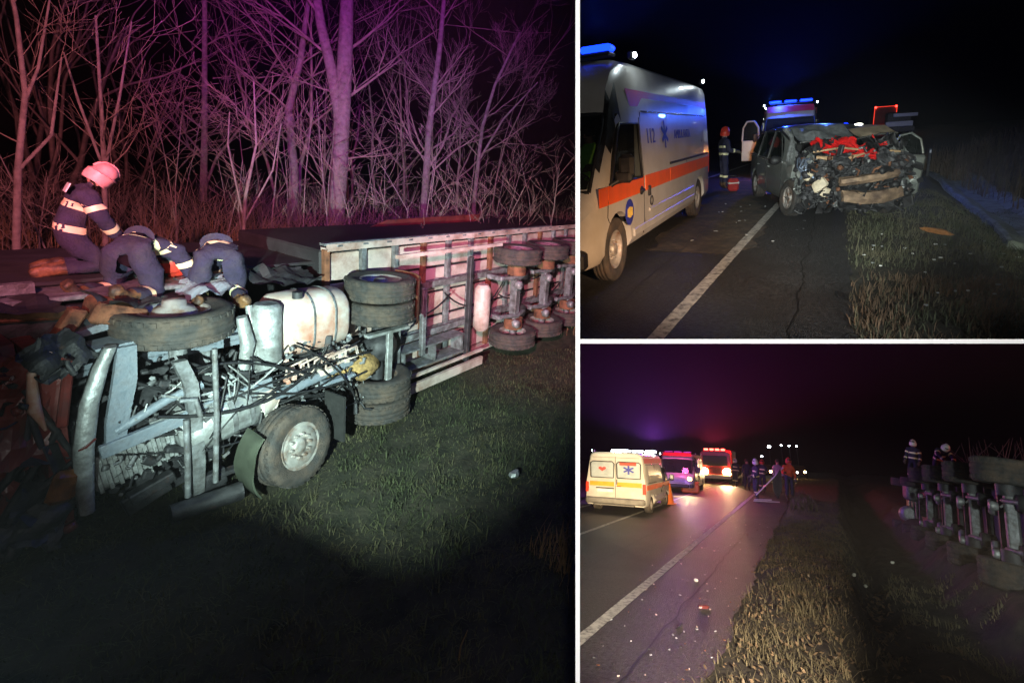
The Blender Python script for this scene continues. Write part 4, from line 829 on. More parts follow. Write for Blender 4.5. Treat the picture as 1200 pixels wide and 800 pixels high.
    if side_text:
        for s in (-1, 1):
            ns = Vector((s, 0, .0935)).normalized(); u = Vector((0, 1, 0)) * s; w = ns.cross(u)
            f = lambda y, z: Vector((s * (W - (z - 1.25) * .0935 + .008), y, z))
            yc = -1.55
            text_part('112', 'lettering', 'letter', root, .30, basis(f(yc, 1.72), u, w, ns))
            text_part('AMBULANTA', 'lettering', 'letter', root, .21, basis(f(-3.55 if wb > 4.2 else -3.2, 1.72), u, w, ns))
            part('star_emblem', 'letter', root, lambda b: star(b, f(-2.32, 1.74), u, w, ns, .21))
    return root

# ================================================================== PLACE 2: road with the ambulance and the wrecked car
def edge2(y): return .38 + .035 * (y - 4.5) + .07 * mnoise.noise(Vector((y * 1.3, 0, 3))) + .04 * mnoise.noise(Vector((y * 4.1, 0, 7)))         # right edge of the asphalt
def gz2(x, y):
    e = edge2(y); d = x - e
    v = .02 * n2(x, y, 3, 5) * smooth01(0, .3, d) - .04 * smooth01(-.05, .4, d)
    v += -.55 * smooth01(1.4, 2.6, d - .04 * (y - 8)) * smooth01(7, 9.5, y) + .75 * smooth01(3.0, 5.2, d - .05 * (y - 10)) * smooth01(9, 12, y) + .10 * n2(x, y, .6, 6) * smooth01(.2, 1.2, d)
    return v
asph = mat('wet_asphalt', (.050, .050, .052), .55, 0, .95, 22.0, 1.0, 60, (.024, .023, .022), .45, 1.4, .5, detail=8)
soil2 = mat('verge_soil', (.045, .04, .028), .95, 0, .5, 5, .7, 25)
xs = np.concatenate([np.linspace(-.4, 8, 80), np.linspace(8.4, 40, 30)])
grid('verge', soil2, 2, xs, np.concatenate([np.linspace(2.5, 16, 90), np.linspace(16.6, 120, 60)]), lambda x, y: gz2(x, y) - .012)
def strip(name, m, place, f0, f1, ys, z, zf=None, jag=0, kind='structure'):
    b = MB(); n = len(ys); 
    L = [Vector((f0(y) + random.uniform(-jag, jag), y, z + (zf(f0(y), y) if zf else 0))) for y in ys]; Rr = [Vector((f1(y) + random.uniform(-jag, jag), y, z + (zf(f1(y), y) if zf else 0))) for y in ys]
    b.add(L + Rr, [(i, n + i, n + i + 1, i + 1) for i in range(n - 1)]); o = b.build(name, m, None, place); o['kind'] = kind; return o
ysl = list(np.linspace(2.4, 16, 90)) + list(np.linspace(17, 130, 50))
strip('road', asph, 2, lambda y: -9.0, edge2, ysl, 0.004, jag=.025)
paint = mat('road_paint', (.55, .54, .50), .6, 0, .15, 5, .3, 60, (.10, .10, .10), .44, 11, .2)
lx = lambda y: -1.16 + .053 * (y - 3.96)
strip('edge_line', paint, 2, lambda y: lx(y) - .07, lambda y: lx(y) + .07, [y for y in np.linspace(2.6, 12.6, 60)], .009, jag=.004)
strip('edge_line', paint, 2, lambda y: lx(y) - .07, lambda y: lx(y) + .07, [y for y in np.linspace(24, 90, 30)], .009, jag=.004)
strip('centre_line', paint, 2, lambda y: -4.2 + .09 * (y - 14), lambda y: -4.08 + .09 * (y - 14), [y for y in np.linspace(14, 30, 20)], .009)
dirt = mat('mud_smear', (.11, .085, .065), .9, 0, .5, 9, .8, 60, (.04, .04, .04), .48, 2.2, .3)
strip('mud_on_road', dirt, 2, lambda y: -2.15 - .02 * y, lambda y: -1.0 + .03 * y - .9 * smooth01(9, 15, y), list(np.linspace(7.2, 18, 40)), .0065, jag=.14)
seam = mat('tar_seam', (.012, .012, .012), .5, 0, .3, 20)
def crack(place, f, y0, y1, w, n=70):
    ph = random.uniform(0, 9); g = lambda y: f(y) + .06 * mnoise.noise(Vector((y * 1.7, ph, 0))) + .03 * mnoise.noise(Vector((y * 6, ph, 2)))
    strip('road_crack', seam, place, lambda y: g(y) - w, lambda y: g(y) + w, list(np.linspace(y0, y1, n)), .0078, jag=w * .5)
crack(2, lambda y: -.25 + .03 * y, 3.2, 11, .008); crack(2, lambda y: -1.9 + .02 * y, 3.2, 10, .007)
# grass
grass2 = mat('verge_grass', (.06, .068, .036), .9, 0, .5, 3, 0, 30, (.16, .13, .08), .42, 1.5, .3)
brown2 = mat('brown_grass', (.13, .085, .05), .9, 0, .4, 4)
blades('grass', 38000, 2, (.2, 5.5, 4.0, 16), gz2, .04, .13, grass2, 'green and grey grass on the verge beside the wrecked car', lean=1.3, wid=.004, keep=lambda x, y: x > edge2(y) + .35 * rng.random() ** 2 - .06 and patchy(x, y))
blades('grass', 9000, 2, (.2, 5.5, 4.0, 13), gz2, .08, .24, grass2, 'tall tufted grass on the road verge', lean=.9, wid=.004, clump=.16, keep=lambda x, y: x > edge2(y) + .02 and patchy(x, y, .9, 9))
blades('dry_grass', 7000, 2, (.35, 2.6, 4.0, 6.6), gz2, .07, .20, brown2, 'brown grass at the near corner of the verge', lean=.9, wid=.004, keep=lambda x, y: x > edge2(y) + .5 * rng.random() ** 2 - .02 and patchy(x, y, 1.5, 11))
blades('dry_grass', 9000, 2, (4.3, 12, 12, 30), gz2, .4, 1.5, brown2, 'tall brown brush on the bank at the right', lean=.3, wid=.012)
for k in range(60): pass
# pale concrete drainage channel
conc = mat('pale_concrete', (.34, .36, .33), .85, 0, .25, 5, .4, 30, (.12, .12, .09), .38, 3, .3)
chx = lambda y: 3.75 + .075 * (y - 12)
b = MB(); ys_ = np.linspace(11.2, 26, 30)
loops = [[Vector((chx(y) + dx, y, gz2(chx(y), y) + .10 + dz)) for dx, dz in ((-.55, .04), (-.48, .06), (-.2, -.06), (.2, -.06), (.5, .12), (.58, .10), (.58, -.3), (-.55, -.3))] for y in ys_]
b.loft(loops, True, True, False); o = b.build('drainage_channel', conc, None, 2, jag=.03); tag(o, 'pale concrete drainage channel running along the grassy bank', 'channel')
# scraps on the verge and road
scrap(2, (1.72, 9.3, gz2(1.72, 9.3) + .02), 'long orange-brown broken trim piece lying on the dark verge', mat('orange_wood', (.42, .17, .05), .7, 0, .3, 8), (.34, .06, .07), 5)
scrap(2, (.32, 5.6, .01), 'flat black scrap lying on the asphalt near the verge', 'black', (.16, .05, .012), 6)
for k in range(46):
    x = random.uniform(.5, 2.9); y = random.uniform(5.2, 9.6)
    if x < edge2(y) + .15: continue
    scrap(2, (x, y, gz2(x, y) + .05), 'small pale wreck fragment lying in the verge grass', 'alu' if k % 3 else 'helmw', (random.uniform(.012, .035), random.uniform(.01, .025), .012), 200 + k, 'debris', 'wreck fragments on the verge')
for k in range(34):
    x = random.uniform(-1.9, .1); y = random.uniform(7.5, 13)
    scrap(2, (x, y, .008), 'small dark or pale crumb of wreckage on the asphalt by the car', 'dark' if k % 2 else 'alu', (random.uniform(.012, .05), random.uniform(.01, .03), .012), 300 + k, 'debris', 'wreck crumbs on the road')
# ambulances
v1 = van('ambulance in the foreground seen from its side, silver white with orange stripe and 112 lettering', 2, Matrix.Translation((-3.10, 5.55, 0)) @ Matrix.Rotation(R(180 + .6), 4, 'Z'), wb=5.0, H=2.72, wr=.40)
v2 = van('second ambulance standing head-on behind the wrecked car, blue beacon on its roof', 2, Matrix.Translation((-.95, 20.3, 0)) @ Matrix.Rotation(R(184), 4, 'Z'), wb=3.6, W=.98, H=2.5, side_text=False)
dr = part('open_door', 'vanw', v2, lambda b: (b.box((1.30, .10, .92), (.62, .06, .75), None, .02), b.tube([(1.02, .1, 1.28), (1.05, .1, 1.75), (1.2, .1, 1.98), (1.45, .1, 1.98), (1.58, .1, 1.75), (1.6, .1, 1.28)], .04, 6)))
part('door_glass', 'glasst', dr, lambda b: b.add([(1.04, .1, 1.28), (1.58, .1, 1.28), (1.56, .1, 1.75), (1.44, .1, 1.95), (1.2, .1, 1.95), (1.07, .1, 1.75)], [tuple(range(6))]))
part('indicator', 'ambere', v2, lambda b: b.ball((.93, .95, 1.02), (.07, .05, .06), 8, 6))
lamp('amber_indicator_light', 'POINT', 2, (-1.95, 18.9, 1.1), (1, .35, .05), 14, .05)
lamp('beacon_light_a', 'SPOT', 2, (-2.6, 6.4, 3.0), (.02, .07, 1.0), 2200, .12, (-2.6, 7.4, 9), 150, .3)
lamp('beacon_side_light', 'POINT', 2, (-3.0, 6.4, 3.2), (.02, .08, 1.0), 140, .12)
lamp('beacon_light_b', 'POINT', 2, (-1.35, 20.6, 2.95), (.02, .08, 1.0), 260, .12)
lamp('beacon_upward_light', 'SPOT', 2, (-1.35, 20.4, 2.9), (.02, .06, 1.0), 2600, .12, (-1.35, 20.0, 9), 150, .3)
lamp('bonnet_blue_fill', 'POINT', 2, (.2, 17.4, 2.9), (.08, .2, 1.0), 110, .12)  # added blue light for the bonnet, no beacon hangs here
lamp('roof_lamp_light', 'POINT', 2, (-1.92, 6.7, 2.86), (.8, .95, 1.0), 7, .03)
lamp('roof_lamp_light_b', 'POINT', 2, (-1.98, 11.2, 2.86), (.8, .95, 1.0), 7, .03)
lamp('red_light_far', 'POINT', 2, (-4.4, 10.0, 2.0), (1, .05, .03), 0.5, .1)
# seated crew member
js = dict(pelvis=(0, 0, .12), spine=(0, .0, .30), chest=(0, .02, .52), neck=(0, .04, .67), head=(0, .07, .78), crown=(0, .08, .86), shol=(-.19, .02, .57), shor=(.19, .02, .57), elbl=(-.24, .16, .34), elbr=(.24, .16, .34), wril=(-.18, .40, .36), wrir=(.18, .40, .36),
          hipl=(-.1, .03, .1), hipr=(.1, .03, .1), knel=(-.13, .42, .14), kner=(.13, .42, .14), ankl=(-.13, .52, -.26), ankr=(.13, .52, -.26), toel=(-.13, .64, -.30), toer=(.13, .64, -.30))
M['hiviz'] = mat('hi_vis_cloth', (.30, .75, .10), .7, 0, .15, 10)
M['redcloth'] = mat('red_cloth', (.42, .03, .03), .85, 0, .3, 8, .4, 40)
M['orangecloth'] = mat('orange_cloth', (.75, .10, .03), .8, 0, .2, 8, .4, 40)
person('crew member in a green hi-vis vest sitting behind the near ambulance windscreen', 2, Matrix.Translation((-2.78, 6.35, 1.02)) @ Matrix.Rotation(R(180), 4, 'Z'), js, jacket='hiviz', trousers='navy')
# firefighter between the ambulances
person('firefighter in red helmet and dark kit standing behind the near ambulance', 2, Matrix.Translation((-2.42, 15.2, .05)) @ Matrix.Rotation(R(-60), 4, 'Z'), stand(wrir=(.20, .30, 1.08), elbr=(.27, .05, 1.12)), helmet='helmr', jacket='navy', trousers='navy',
       bands=[('spine', 'chest', .5, .06), ('pelvis', 'spine', .4, .06), ('knel', 'ankl', .3, .06), ('kner', 'ankr', .3, .06)] + B_ARM, bandmat='band', fat=1.15)
bag = thing('rescue_bag', 'red and white rescue bag standing on the road by the firefighter', 'bag', 2, (-2.1, 15.0, .0), .4)
part('bag_body', 'redcloth', bag, lambda b: b.box((0, 0, .2), (.3, .2, .36), None, .05)); part('bag_band', 'helmw', bag, lambda b: b.box((0, 0, .25), (.31, .21, .06), None, .02)); part('strap', 'black', bag, lambda b: b.tube([(-.1, 0, .37), (-.08, 0, .45), (.08, 0, .45), (.1, 0, .37)], .012, 5))
# --- wrecked car (y forward from the front axle, x to its right)
CW = Matrix.Translation((.44, 11.0, 0)) @ Matrix.Rotation(R(197), 4, 'Z') @ Matrix.Scale(1.05, 4)
car = thing('wrecked_car', 'dark grey estate car with its whole front crushed open, standing half on the verge', 'car', 2, mtx=CW)
W_ = .90; wbc = 3.05
def csec(y, zt, w, wt, belt=.98, zb=.24):
    k = [(0, zb), (w - .08, zb), (w, zb + .12), (w + .015, .62), (w, belt), (wt + (w - wt) * .45, belt + (zt - belt) * .5), (wt + .02, zt - .12), (wt - .08, zt - .03), (wt - .25, zt), (0, zt + .02)]
    return [Vector((x, y, z)) for x, z in k] + [Vector((-x, y, z)) for x, z in reversed(k[1:-1])]
cst = [(-wbc - .95, 1.15, W_ - .14, W_ - .2), (-wbc - .88, 1.35, W_ - .08, W_ - .22), (-wbc - .62, 1.56, W_ - .03, W_ - .22), (-wbc + .1, 1.63, W_, W_ - .2), (-wbc + .9, 1.66, W_, W_ - .19), (-1.35, 1.64, W_, W_ - .19), (-.85, 1.50, W_, W_ - .2), (-.35, 1.18, W_, W_ - .1), (-.12, 1.05, W_, W_ - .08), (.05, 1.0, W_ - .03, W_ - .1)]
cbody = part('body', 'carpaint', car, lambda b: b.loft([csec(*s) for s in cst], True, True, True), weld=True)
cuts = [cutter(lambda b: b.cyl((s * (W_ - .26), y, .33), (s * (W_ + .2), y, .33), .39, .39, 26)) for s in (-1, 1) for y in (0, -wbc)]
cuts.append(cutter(lambda b: b.prism([(-.1, .5), (-.45, 1.0), (-1.35, 1.55), (-wbc - .5, 1.5), (-wbc - .75, .95), (-wbc + .4, .5)], (2 * (W_ - .2), 0, 0), (-(W_ - .2), 0, 0), (0, 1, 0))))
gl1 = [(-.62, 1.04), (-1.12, 1.42), (-1.42, 1.535), (-1.78, 1.55), (-1.78, 1.02)]; gl2 = [(-1.86, 1.02), (-1.86, 1.55), (-2.75, 1.54), (-2.85, 1.02)]; gl3 = [(-2.95, 1.04), (-2.86, 1.53), (-3.25, 1.50), (-3.6, 1.30), (-3.62, 1.10)]
for s in (-1, 1):
    for g in (gl1, gl2, gl3): cuts.append(cutter(lambda b: b.prism(g, (s * .6, 0, 0), (s * .55, 0, 0), (0, 1, 0))))
cuts.append(cutter(lambda b: b.prism([(-.25, 1.10), (-.5, 1.5), (-1.3, 1.60), (-1.0, 1.15)], (1.3, 0, 0), (-.65, 0, 0), (0, 1, 0))))
boolean(cbody, cuts); cbody.data.materials.append(M['black'])
for p in cbody.data.polygons:
    c = p.center
    if abs(c.x) < W_ - .195 and .49 < c.z < 1.56 and -wbc - .76 < c.y < -.09: p.material_index = 1
for p in cbody.data.polygons: p.use_smooth = True
try: cbody.data.set_sharp_from_angle(angle=R(34))
except Exception: pass
for v in cbody.data.vertices:      # the front of the shell is crumpled
    if v.co.y > -.9 and v.co.z > .9: v.co += Vector(mnoise.noise_vector(v.co * 5)) * .09 * smooth01(-.9, -.1, v.co.y)
gx = lambda s, z: s * (W_ - max(0, z - .98) * .27 - .014)
for s in (-1, 1):
    for g, nm in ((gl1, 'front_window'), (gl2, 'rear_side_window'), (gl3, 'quarter_window')):
        part(nm, 'glasst', car, lambda b: b.add([(gx(s, z), y, z) for y, z in g], [tuple(range(len(g)))]))
    part('window_trim', 'chrome', car, lambda b: (b.tube([(gx(s, z) + s * .022, y, z) for y, z in ((-.55, 1.0), (-1.12, 1.46), (-1.45, 1.575), (-2.2, 1.59), (-3.2, 1.54), (-3.65, 1.32))], .011, 5), b.tube([(gx(s, z) + s * .022, y, z) for y, z in ((-.5, .985), (-2.0, .985), (-3.66, 1.04))], .013, 5)))
    for l in (((-1.82, 1.0), (-1.82, 1.57)), ((-2.9, 1.0), (-2.8, 1.56))): part('pillar_trim', 'black', car, lambda b: b.tube([(gx(s, z) + s * .014, y, z) for y, z in l], .02, 5))
    part('door_seam', 'black', car, lambda b: [b.tube([(s * (W_ + .012), y, z) for y, z in l], .006, 4) for l in (((-1.82, .98), (-1.82, .36)), ((-2.88, .98), (-2.75, .62), (-2.62, .5)), ((-.55, .98), (-.50, .4)))])
    part('door_handle', 'carpaint', car, lambda b: [b.box((s * (W_ + .02), y, .84), (.03, .17, .035), None, .01) for y in (-1.68, -2.72)])
    wheel(car, (s * (W_ - .11), -wbc, .33), (s, 0, 0), .335, .22, .3, n=26, lugs=False, bolts=False)
    tf = wheel(car, (s * (W_ - .09), -.02, .34), (s, .16, .08), .345, .22, .25, n=26, lugs=False, bolts=False)
    part('spoke', 'rim', tf, lambda b: [b.box(Vector((s * (W_ + .0), -.02, .34)) + Vector((0, math.cos(a) * .11, math.sin(a) * .11)), (.02, .035, .17), Matrix.Rotation(-a + math.pi / 2, 3, 'X')) for a in [6.283 * k / 6 for k in range(6)]])
part('car_seat', 'rubber', car, lambda b: [(b.box((x, -1.5, .6), (.5, .5, .2), None, .05), b.box((x, -1.8, .95), (.48, .16, .7), Matrix.Rotation(.2, 3, 'X'), .06)) for x in (-.4, .4)])
part('mirror', 'black', car, lambda b: b.ball((W_ + .1, -.62, 1.02), (.12, .07, .09), 10, 8), jag=.03)
# broken windscreen pillar, crushed foil-like edge
part('torn_pillar', 'alu', car, lambda b: [b.tube([(.62 + random.uniform(-.1, .12), -1.25 + random.uniform(-.1, .1), 1.58), (.72 + random.uniform(-.1, .1), -.75 + random.uniform(-.1, .1), 1.35), (.74 + random.uniform(-.12, .12), -.35, 1.05 + random.uniform(-.2, .1)), (.78 + random.uniform(-.1, .1), -.05, .75)], random.uniform(.015, .045), 5) for k in range(9)], jag=.07)
# bonnet folded up against the cabin, in two pieces
hood = part('bonnet', mat('silver_car_paint', (.34, .36, .38), .4, .5, .3, 14, .5, 18), car, lambda b: b.loft([[Vector((x, y + .03 * math.sin(x * 9), z + .03 * math.sin(x * 7 + y * 9))) for x in np.linspace(-.15, .80, 12)] for y, z in ((-.75, 1.62), (-.5, 1.60), (-.2, 1.50), (.05, 1.40), (.2, 1.36))], False, False, False), jag=.03)
part('bonnet_fold', mat('tan_panel', (.46, .36, .26), .55, .2, .25, 6, .3, 18), car, lambda b: b.loft([[Vector((x, y, z + .02 * math.sin(x * 7))) for x in np.linspace(-.82, -.19, 8)] for y, z in ((-.7, 1.56), (-.4, 1.55), (-.05, 1.45), (.1, 1.42))], False, False, False), jag=.03)
part('bonnet_edge', 'chrome', car, lambda b: b.tube([(.8, .2, 1.36), (.4, .22, 1.38), (-.15, .2, 1.37), (-.5, .12, 1.42), (-.82, .1, 1.43)], .016, 5))
random.seed(31)
part('bumper_beam', mat('scorched_beam', (.30, .20, .13), .65, .3, .45, 9, .5, 30, (.08, .05, .04), .42, 5, .3), car, lambda b: (b.loft([[Vector((x, y + dy, z + dz)) for dy, dz in ((.05, -.06), (.08, 0), (.05, .06), (-.05, .06), (-.05, -.06))] for x, y, z in ((.35, .95, .70), (.1, 1.0, .74), (-.2, 1.02, .78), (-.5, .98, .80))], True, True, False),), jag=.05)
part('bumper_beam', mat('scorched_beam', 0), car, lambda b: (b.loft([[Vector((x, y + dy, z + dz)) for dy, dz in ((.05, -.09), (.08, 0), (.05, .09), (-.05, .09), (-.05, -.09))] for x, y, z in ((.30, .98, .46), (.0, 1.03, .44), (-.3, 1.02, .47), (-.62, .94, .52))], True, True, False),), jag=.06)
part('front_panel_strip', mat('torn_tan', (.42, .27, .15), .7, 0, .3, 8), car, lambda b: (b.tube([(.62, .6, 1.12), (.4, .72, 1.08), (.15, .78, 1.10), (-.1, .74, 1.14)], [.03, .04, .035, .015], 6), b.tube([(.65, .55, 1.2), (.3, .7, 1.24), (.0, .68, 1.2)], .018, 5), b.tube([(-.25, .8, 1.12), (-.45, .78, 1.17), (-.6, .72, 1.14)], [.012, .03, .02], 6)), jag=.04)
part('red_lining', mat('bright_red_lining', (.62, .012, .012), .55, 0, .3, 10, .4, 30), car, lambda b: [b.loft([[p + Vector((0, .02, w)), p + Vector((0, -.02, 0)), p + Vector((0, .03, -w))] for p in [Vector((x0 + (x1 - x0) * t, y0 + .1 * math.sin(3 * t + k), z0 + (z1 - z0) * t + .05 * math.sin(5 * t + k * 2))) for t in np.linspace(0, 1, 9)] for w in [.035]], False, False, False) for k, (x0, x1, y0, z0, z1) in enumerate([(rnd(.2, .66), rnd(-.30, .2), rnd(.25, .62), rnd(1.22, 1.38), rnd(1.08, 1.34)) for q in range(15)] + [(-.1, -.4, .6, 1.16, 1.10), (.1, -.35, .62, 1.20, 1.10), (-.35, -.5, .4, 1.36, 1.22), (.2, -.3, .6, 1.13, 1.06)])], jag=.06)
part('crushed_engine_bay', 'dark', car, lambda b: (crumple(b, 210, (-.85, .85), (.0, .85), (.25, 1.20), .06, .24), b.box((0, .2, .7), (1.3, .5, .7), None, .06)), jag=.03, kind='stuff')
part('torn_metal', 'alu', car, lambda b: crumple(b, 60, (-.85, .85), (.35, .98), (.28, 1.22), .02, .08), jag=.03, kind='stuff')
part('torn_plastic', 'black', car, lambda b: crumple(b, 90, (-.9, .9), (.5, 1.05), (.18, 1.0), .06, .24), jag=.03, kind='stuff')
part('rusty_bits', 'rust', car, lambda b: crumple(b, 80, (-.8, .8), (.4, 1.0), (.25, 1.15), .04, .16), jag=.03, kind='stuff')
for k, (x, y, z, sx, sy, rx, ry, rz_, m_) in enumerate(((.78, .45, .85, .7, .6, .3, 1.3, .2, 'carpaint'), (-.80, .45, .85, .7, .6, .2, -1.3, -.1, 'carpaint'), (.45, .85, .95, .6, .35, 1.3, .3, 0, 'dark'), (-.45, .9, 1.0, .6, .35, 1.2, -.2, .1, 'dark'), (.0, .90, .60, 1.0, .30, 1.4, .1, 0, 'black'), (-.1, .92, .32, 1.0, .2, 1.4, .0, .05, 'black'), (.66, .65, .5, .38, .4, 1.0, .7, .2, 'dark'), (-.66, .65, .5, .38, .4, 1.0, -.7, .2, 'dark'), (.55, .35, 1.25, .5, .6, .3, .3, .2, 'black'), (-.55, .35, 1.28, .5, .6, .2, -.3, .2, 'black'))):
    part('crumpled_panel', m_, car, lambda b: sheet(b, (x, y, z), sx, sy, rxyz(rx, ry, rz_), .14, 5.5, 12, 20 + k))
part('radiator', 'dark', car, lambda b: (b.box((-.05, .78, .72), (.95, .06, .42), rxyz(.2, .06, .05), .01), [b.box((-.5 + .06 * i, .825, .72), (.012, .01, .40), rxyz(.2, .06, .05)) for i in range(16)]))
part('hanging_wires', 'black', car, lambda b: [hose(b, (rnd(-.8, .8), rnd(.6, 1.0), rnd(.6, 1.1)), (rnd(-.8, .8), rnd(.7, 1.05), rnd(.15, .9)), rnd(-.05, .2), rnd(.006, .014)) for k in range(40)], kind='stuff')
part('broken_headlamp', mat('cream_plastic', (.62, .52, .38), .5, 0, .25, 9), car, lambda b: (b.box((.62, .85, .66), (.22, .12, .18), Matrix.Rotation(.5, 3, 'Y'), .03), b.box((.78, .75, .80), (.10, .06, .16), Matrix.Rotation(-.6, 3, 'Y'), .02), b.box((.55, .92, .52), (.16, .05, .12), Matrix.Rotation(.9, 3, 'Y'), .02)), jag=.06)
part('wing_scrap', mat('blue_foil', (.20, .24, .32), .4, .6, .4, 12), car, lambda b: [b.tube([(.80 + rnd(-.05, .1), .5 + rnd(-.2, .2), 1.1), (.85 + rnd(-.1, .1), .6, .95), (.8 + rnd(-.15, .1), .7, .75)], rnd(.01, .03), 5) for k in range(10)], jag=.05)
door = part('open_front_door', 'carpaint', car, lambda b: (b.box((-1.22, -.38, .66), (.60, .10, .72), Matrix.Rotation(-.10, 3, 'Y'), .04), b.tube([(-1.50, -.38, 1.02), (-1.44, -.40, 1.28), (-1.28, -.42, 1.40), (-1.10, -.42, 1.36), (-.98, -.4, 1.18), (-.95, -.38, 1.02)], .022, 6)))
part('door_glass', 'glasst', door, lambda b: b.add([(-1.50, -.38, 1.02), (-1.44, -.40, 1.28), (-1.28, -.42, 1.39), (-1.10, -.42, 1.35), (-.98, -.4, 1.18), (-.95, -.38, 1.02)], [tuple(range(6))]))
# --- far vehicles
ft = thing('box_lorry', 'distant box lorry outlined by red marker lamps', 'lorry', 2, (7.1, 74, 0), 0)
part('cargo_box', mat('lorry_red_box', (.20, .06, .05), .6, 0, .2, 2), ft, lambda b: (b.box((0, 3, 2.05), (2.35, 6, 2.5), None, .05),)); part('underrun_bar', 'rede', ft, lambda b: b.box((0, -.1, .62), (2.0, .1, .08)))
for x in (-1.05, 1.05): part('marker_lamp', 'rede', ft, lambda b: b.ball((x, -.06, 3.22), .12, 8, 6)); part('lamp_strip', emit('dim_red_strip', (1, .05, .02), 1.2), ft, lambda b: b.box((x * 1.08, -.04, 2.0), (.07, .05, 2.2)))
part('top_strip', MATS['dim_red_strip'], ft, lambda b: b.box((0, -.04, 3.26), (2.2, .05, .06)))
for x in (-.9, .9): wheel(ft, (x, 1, .48), (1 if x > 0 else -1, 0, 0), .48, .3, n=16, lugs=False, bolts=False)
pl = thing('loader_truck', 'distant flatbed recovery truck with two pale horizontal panels', 'truck', 2, (6.6, 56, 0), 0)
part('upper_panel', mat('pale_blue_panel', (.42, .44, .55), .4, 0, .1, 3), pl, lambda b: b.box((.35, 0, 2.05), (1.85, .3, .30), None, .04)); part('lower_panel', MATS['pale_blue_panel'], pl, lambda b: b.box((-.1, -.2, 1.28), (2.1, .3, .45), None, .04))
part('chassis', 'dark', pl, lambda b: b.box((.1, 1.5, .8), (2.0, 4, .5), None, .05)); part('cab', 'dark', pl, lambda b: b.box((.2, 3.5, 1.6), (2.0, 1.6, 1.5), None, .1)); part('reflector', 'whitee', pl, lambda b: b.ball((.55, -.36, .86), .05, 6, 5))  # the reflector's glint is put in as emission
for x in (-.8, 1.0): wheel(pl, (x, .6, .45), (1 if x > 0 else -1, 0, 0), .45, .28, n=16, lugs=False, bolts=False)
lamp('panel_light', 'SPOT', 2, (5.0, 46, 2.0), (.7, .7, 1.0), 250, .1, (6.6, 56, 1.7), 26)
pc = thing('police_car', 'distant dark car with one blue roof beacon beyond the wreck', 'car', 2, (1.9, 48, 0), R(170))
part('body', 'dark', pc, lambda b: b.loft([[Vector((x * w, y, z0 + (z1 - z0) * q)) for x, q in ((-1, 0), (1, 0), (1, .6), (.8, 1), (-.8, 1), (-1, .6))] for y, z0, z1, w in ((2.1, .4, .75, .7), (1.2, .3, .95, .85), (.6, .3, 1.4, .85), (-1.2, .3, 1.42, .85), (-2.1, .4, 1.0, .75))], True, True, False))
part('beacon', 'bluee', pc, lambda b: b.ball((.0, -.2, 1.55), (.22, .16, .14), 10, 8)); part('headlamp', emit('weak_white', (.9, .9, .75), 6), pc, lambda b: b.ball((-1.2, 2.0, 1.5), (.3, .06, .10), 8, 6))
for x in (-.8, .8):
    for y in (-1.3, 1.3): wheel(pc, (x, y, .3), (1 if x > 0 else -1, 0, 0), .3, .2, n=16, lugs=False, bolts=False)
lamp('police_beacon_light', 'POINT', 2, (1.9, 46.8, 2.0), (.03, .1, 1.0), 60, .1)
for k, (x, y) in enumerate(((4.0, 30), (4.7, 38), (3.6, 22))):
    mp = thing('marker_post', ('nearest', 'farthest', 'middle')[k if k < 2 else 0] and ('slim roadside marker post, middle one of the row', 'slim roadside marker post, farthest of the row', 'slim roadside marker post, nearest of the row')[k], 'post', 2, (x, y, gz2(x, y)), 0, 'roadside marker posts')
    part('post', 'dark', mp, lambda b: b.box((0, 0, .5), (.08, .06, 1.0), None, .015)); part('reflector', 'helmw', mp, lambda b: b.box((0, -.035, .88), (.05, .012, .10)))

# ================================================================== PLACE 3: road with emergency vehicles, trailer in the ditch
def edge3(y): return -.74 + .054 * (y - 5.6) + .04 * math.sin(y * 2.1)
def gz3(x, y):
    d = x - edge3(y); dd = x - (.42 + .105 * (y - 6.24)) + .16 * n2(x, y, 1.1, 12)
    v = .05 * n2(x, y, 1.6, 8) * smooth01(0, .3, d) + .06 * smooth01(.05, .5, d)
    v += -.85 * smooth01(-.05, .45, dd) * (1 - .25 * smooth01(.5, .9, dd)) + .62 * smooth01(1.6, 2.6, dd) * (1 if y > 9 else .4) + .10 * n2(x, y, .9, 9) * smooth01(0, .8, dd)
    return v
asph3 = mat('damp_asphalt', (.064, .063, .066), .52, 0, .95, 20, 1.0, 60, (.030, .029, .028), .45, .9, .5, detail=8)
crack(3, lambda y: -1.5 + .05 * y - .2, 4.2, 20, .010); crack(3, lambda y: -3.4 + .02 * y, 5, 26, .010)
soil3 = mat('dark_verge_soil', (.040, .033, .022), .95, 0, .5, 5, .8, 22)
ysg = np.concatenate([np.linspace(3.2, 20, 130), np.linspace(20.4, 120, 70)])
grid('verge', soil3, 3, np.concatenate([np.linspace(-1.6, 7, 110), np.linspace(7.3, 60, 30)]), ysg, lambda x, y: gz3(x, y) - .012)
ysl = list(np.linspace(3.2, 20, 120)) + list(np.linspace(20.6, 150, 60))
strip('road', asph3, 3, lambda y: -7.4, edge3, ysl, .004, jag=.03)
strip('far_verge', soil3, 3, lambda y: -60, lambda y: -7.38, ysl, -.03)
l3 = lambda y: -2.12 + .0334 * (y - 6.0)
strip('edge_line', paint, 3, lambda y: l3(y) - .075, lambda y: l3(y) + .075, list(np.linspace(4, 60, 160)), .009, jag=.006)
l3b = lambda y: -4.63 + .013 * (y - 13)
strip('centre_line', paint, 3, lambda y: l3b(y) - .06, lambda y: l3b(y) + .06, list(np.linspace(9, 80, 120)), .009, jag=.006)
strip('far_edge_line', paint, 3, lambda y: -6.9, lambda y: -6.78, list(np.linspace(9, 100, 120)), .009)
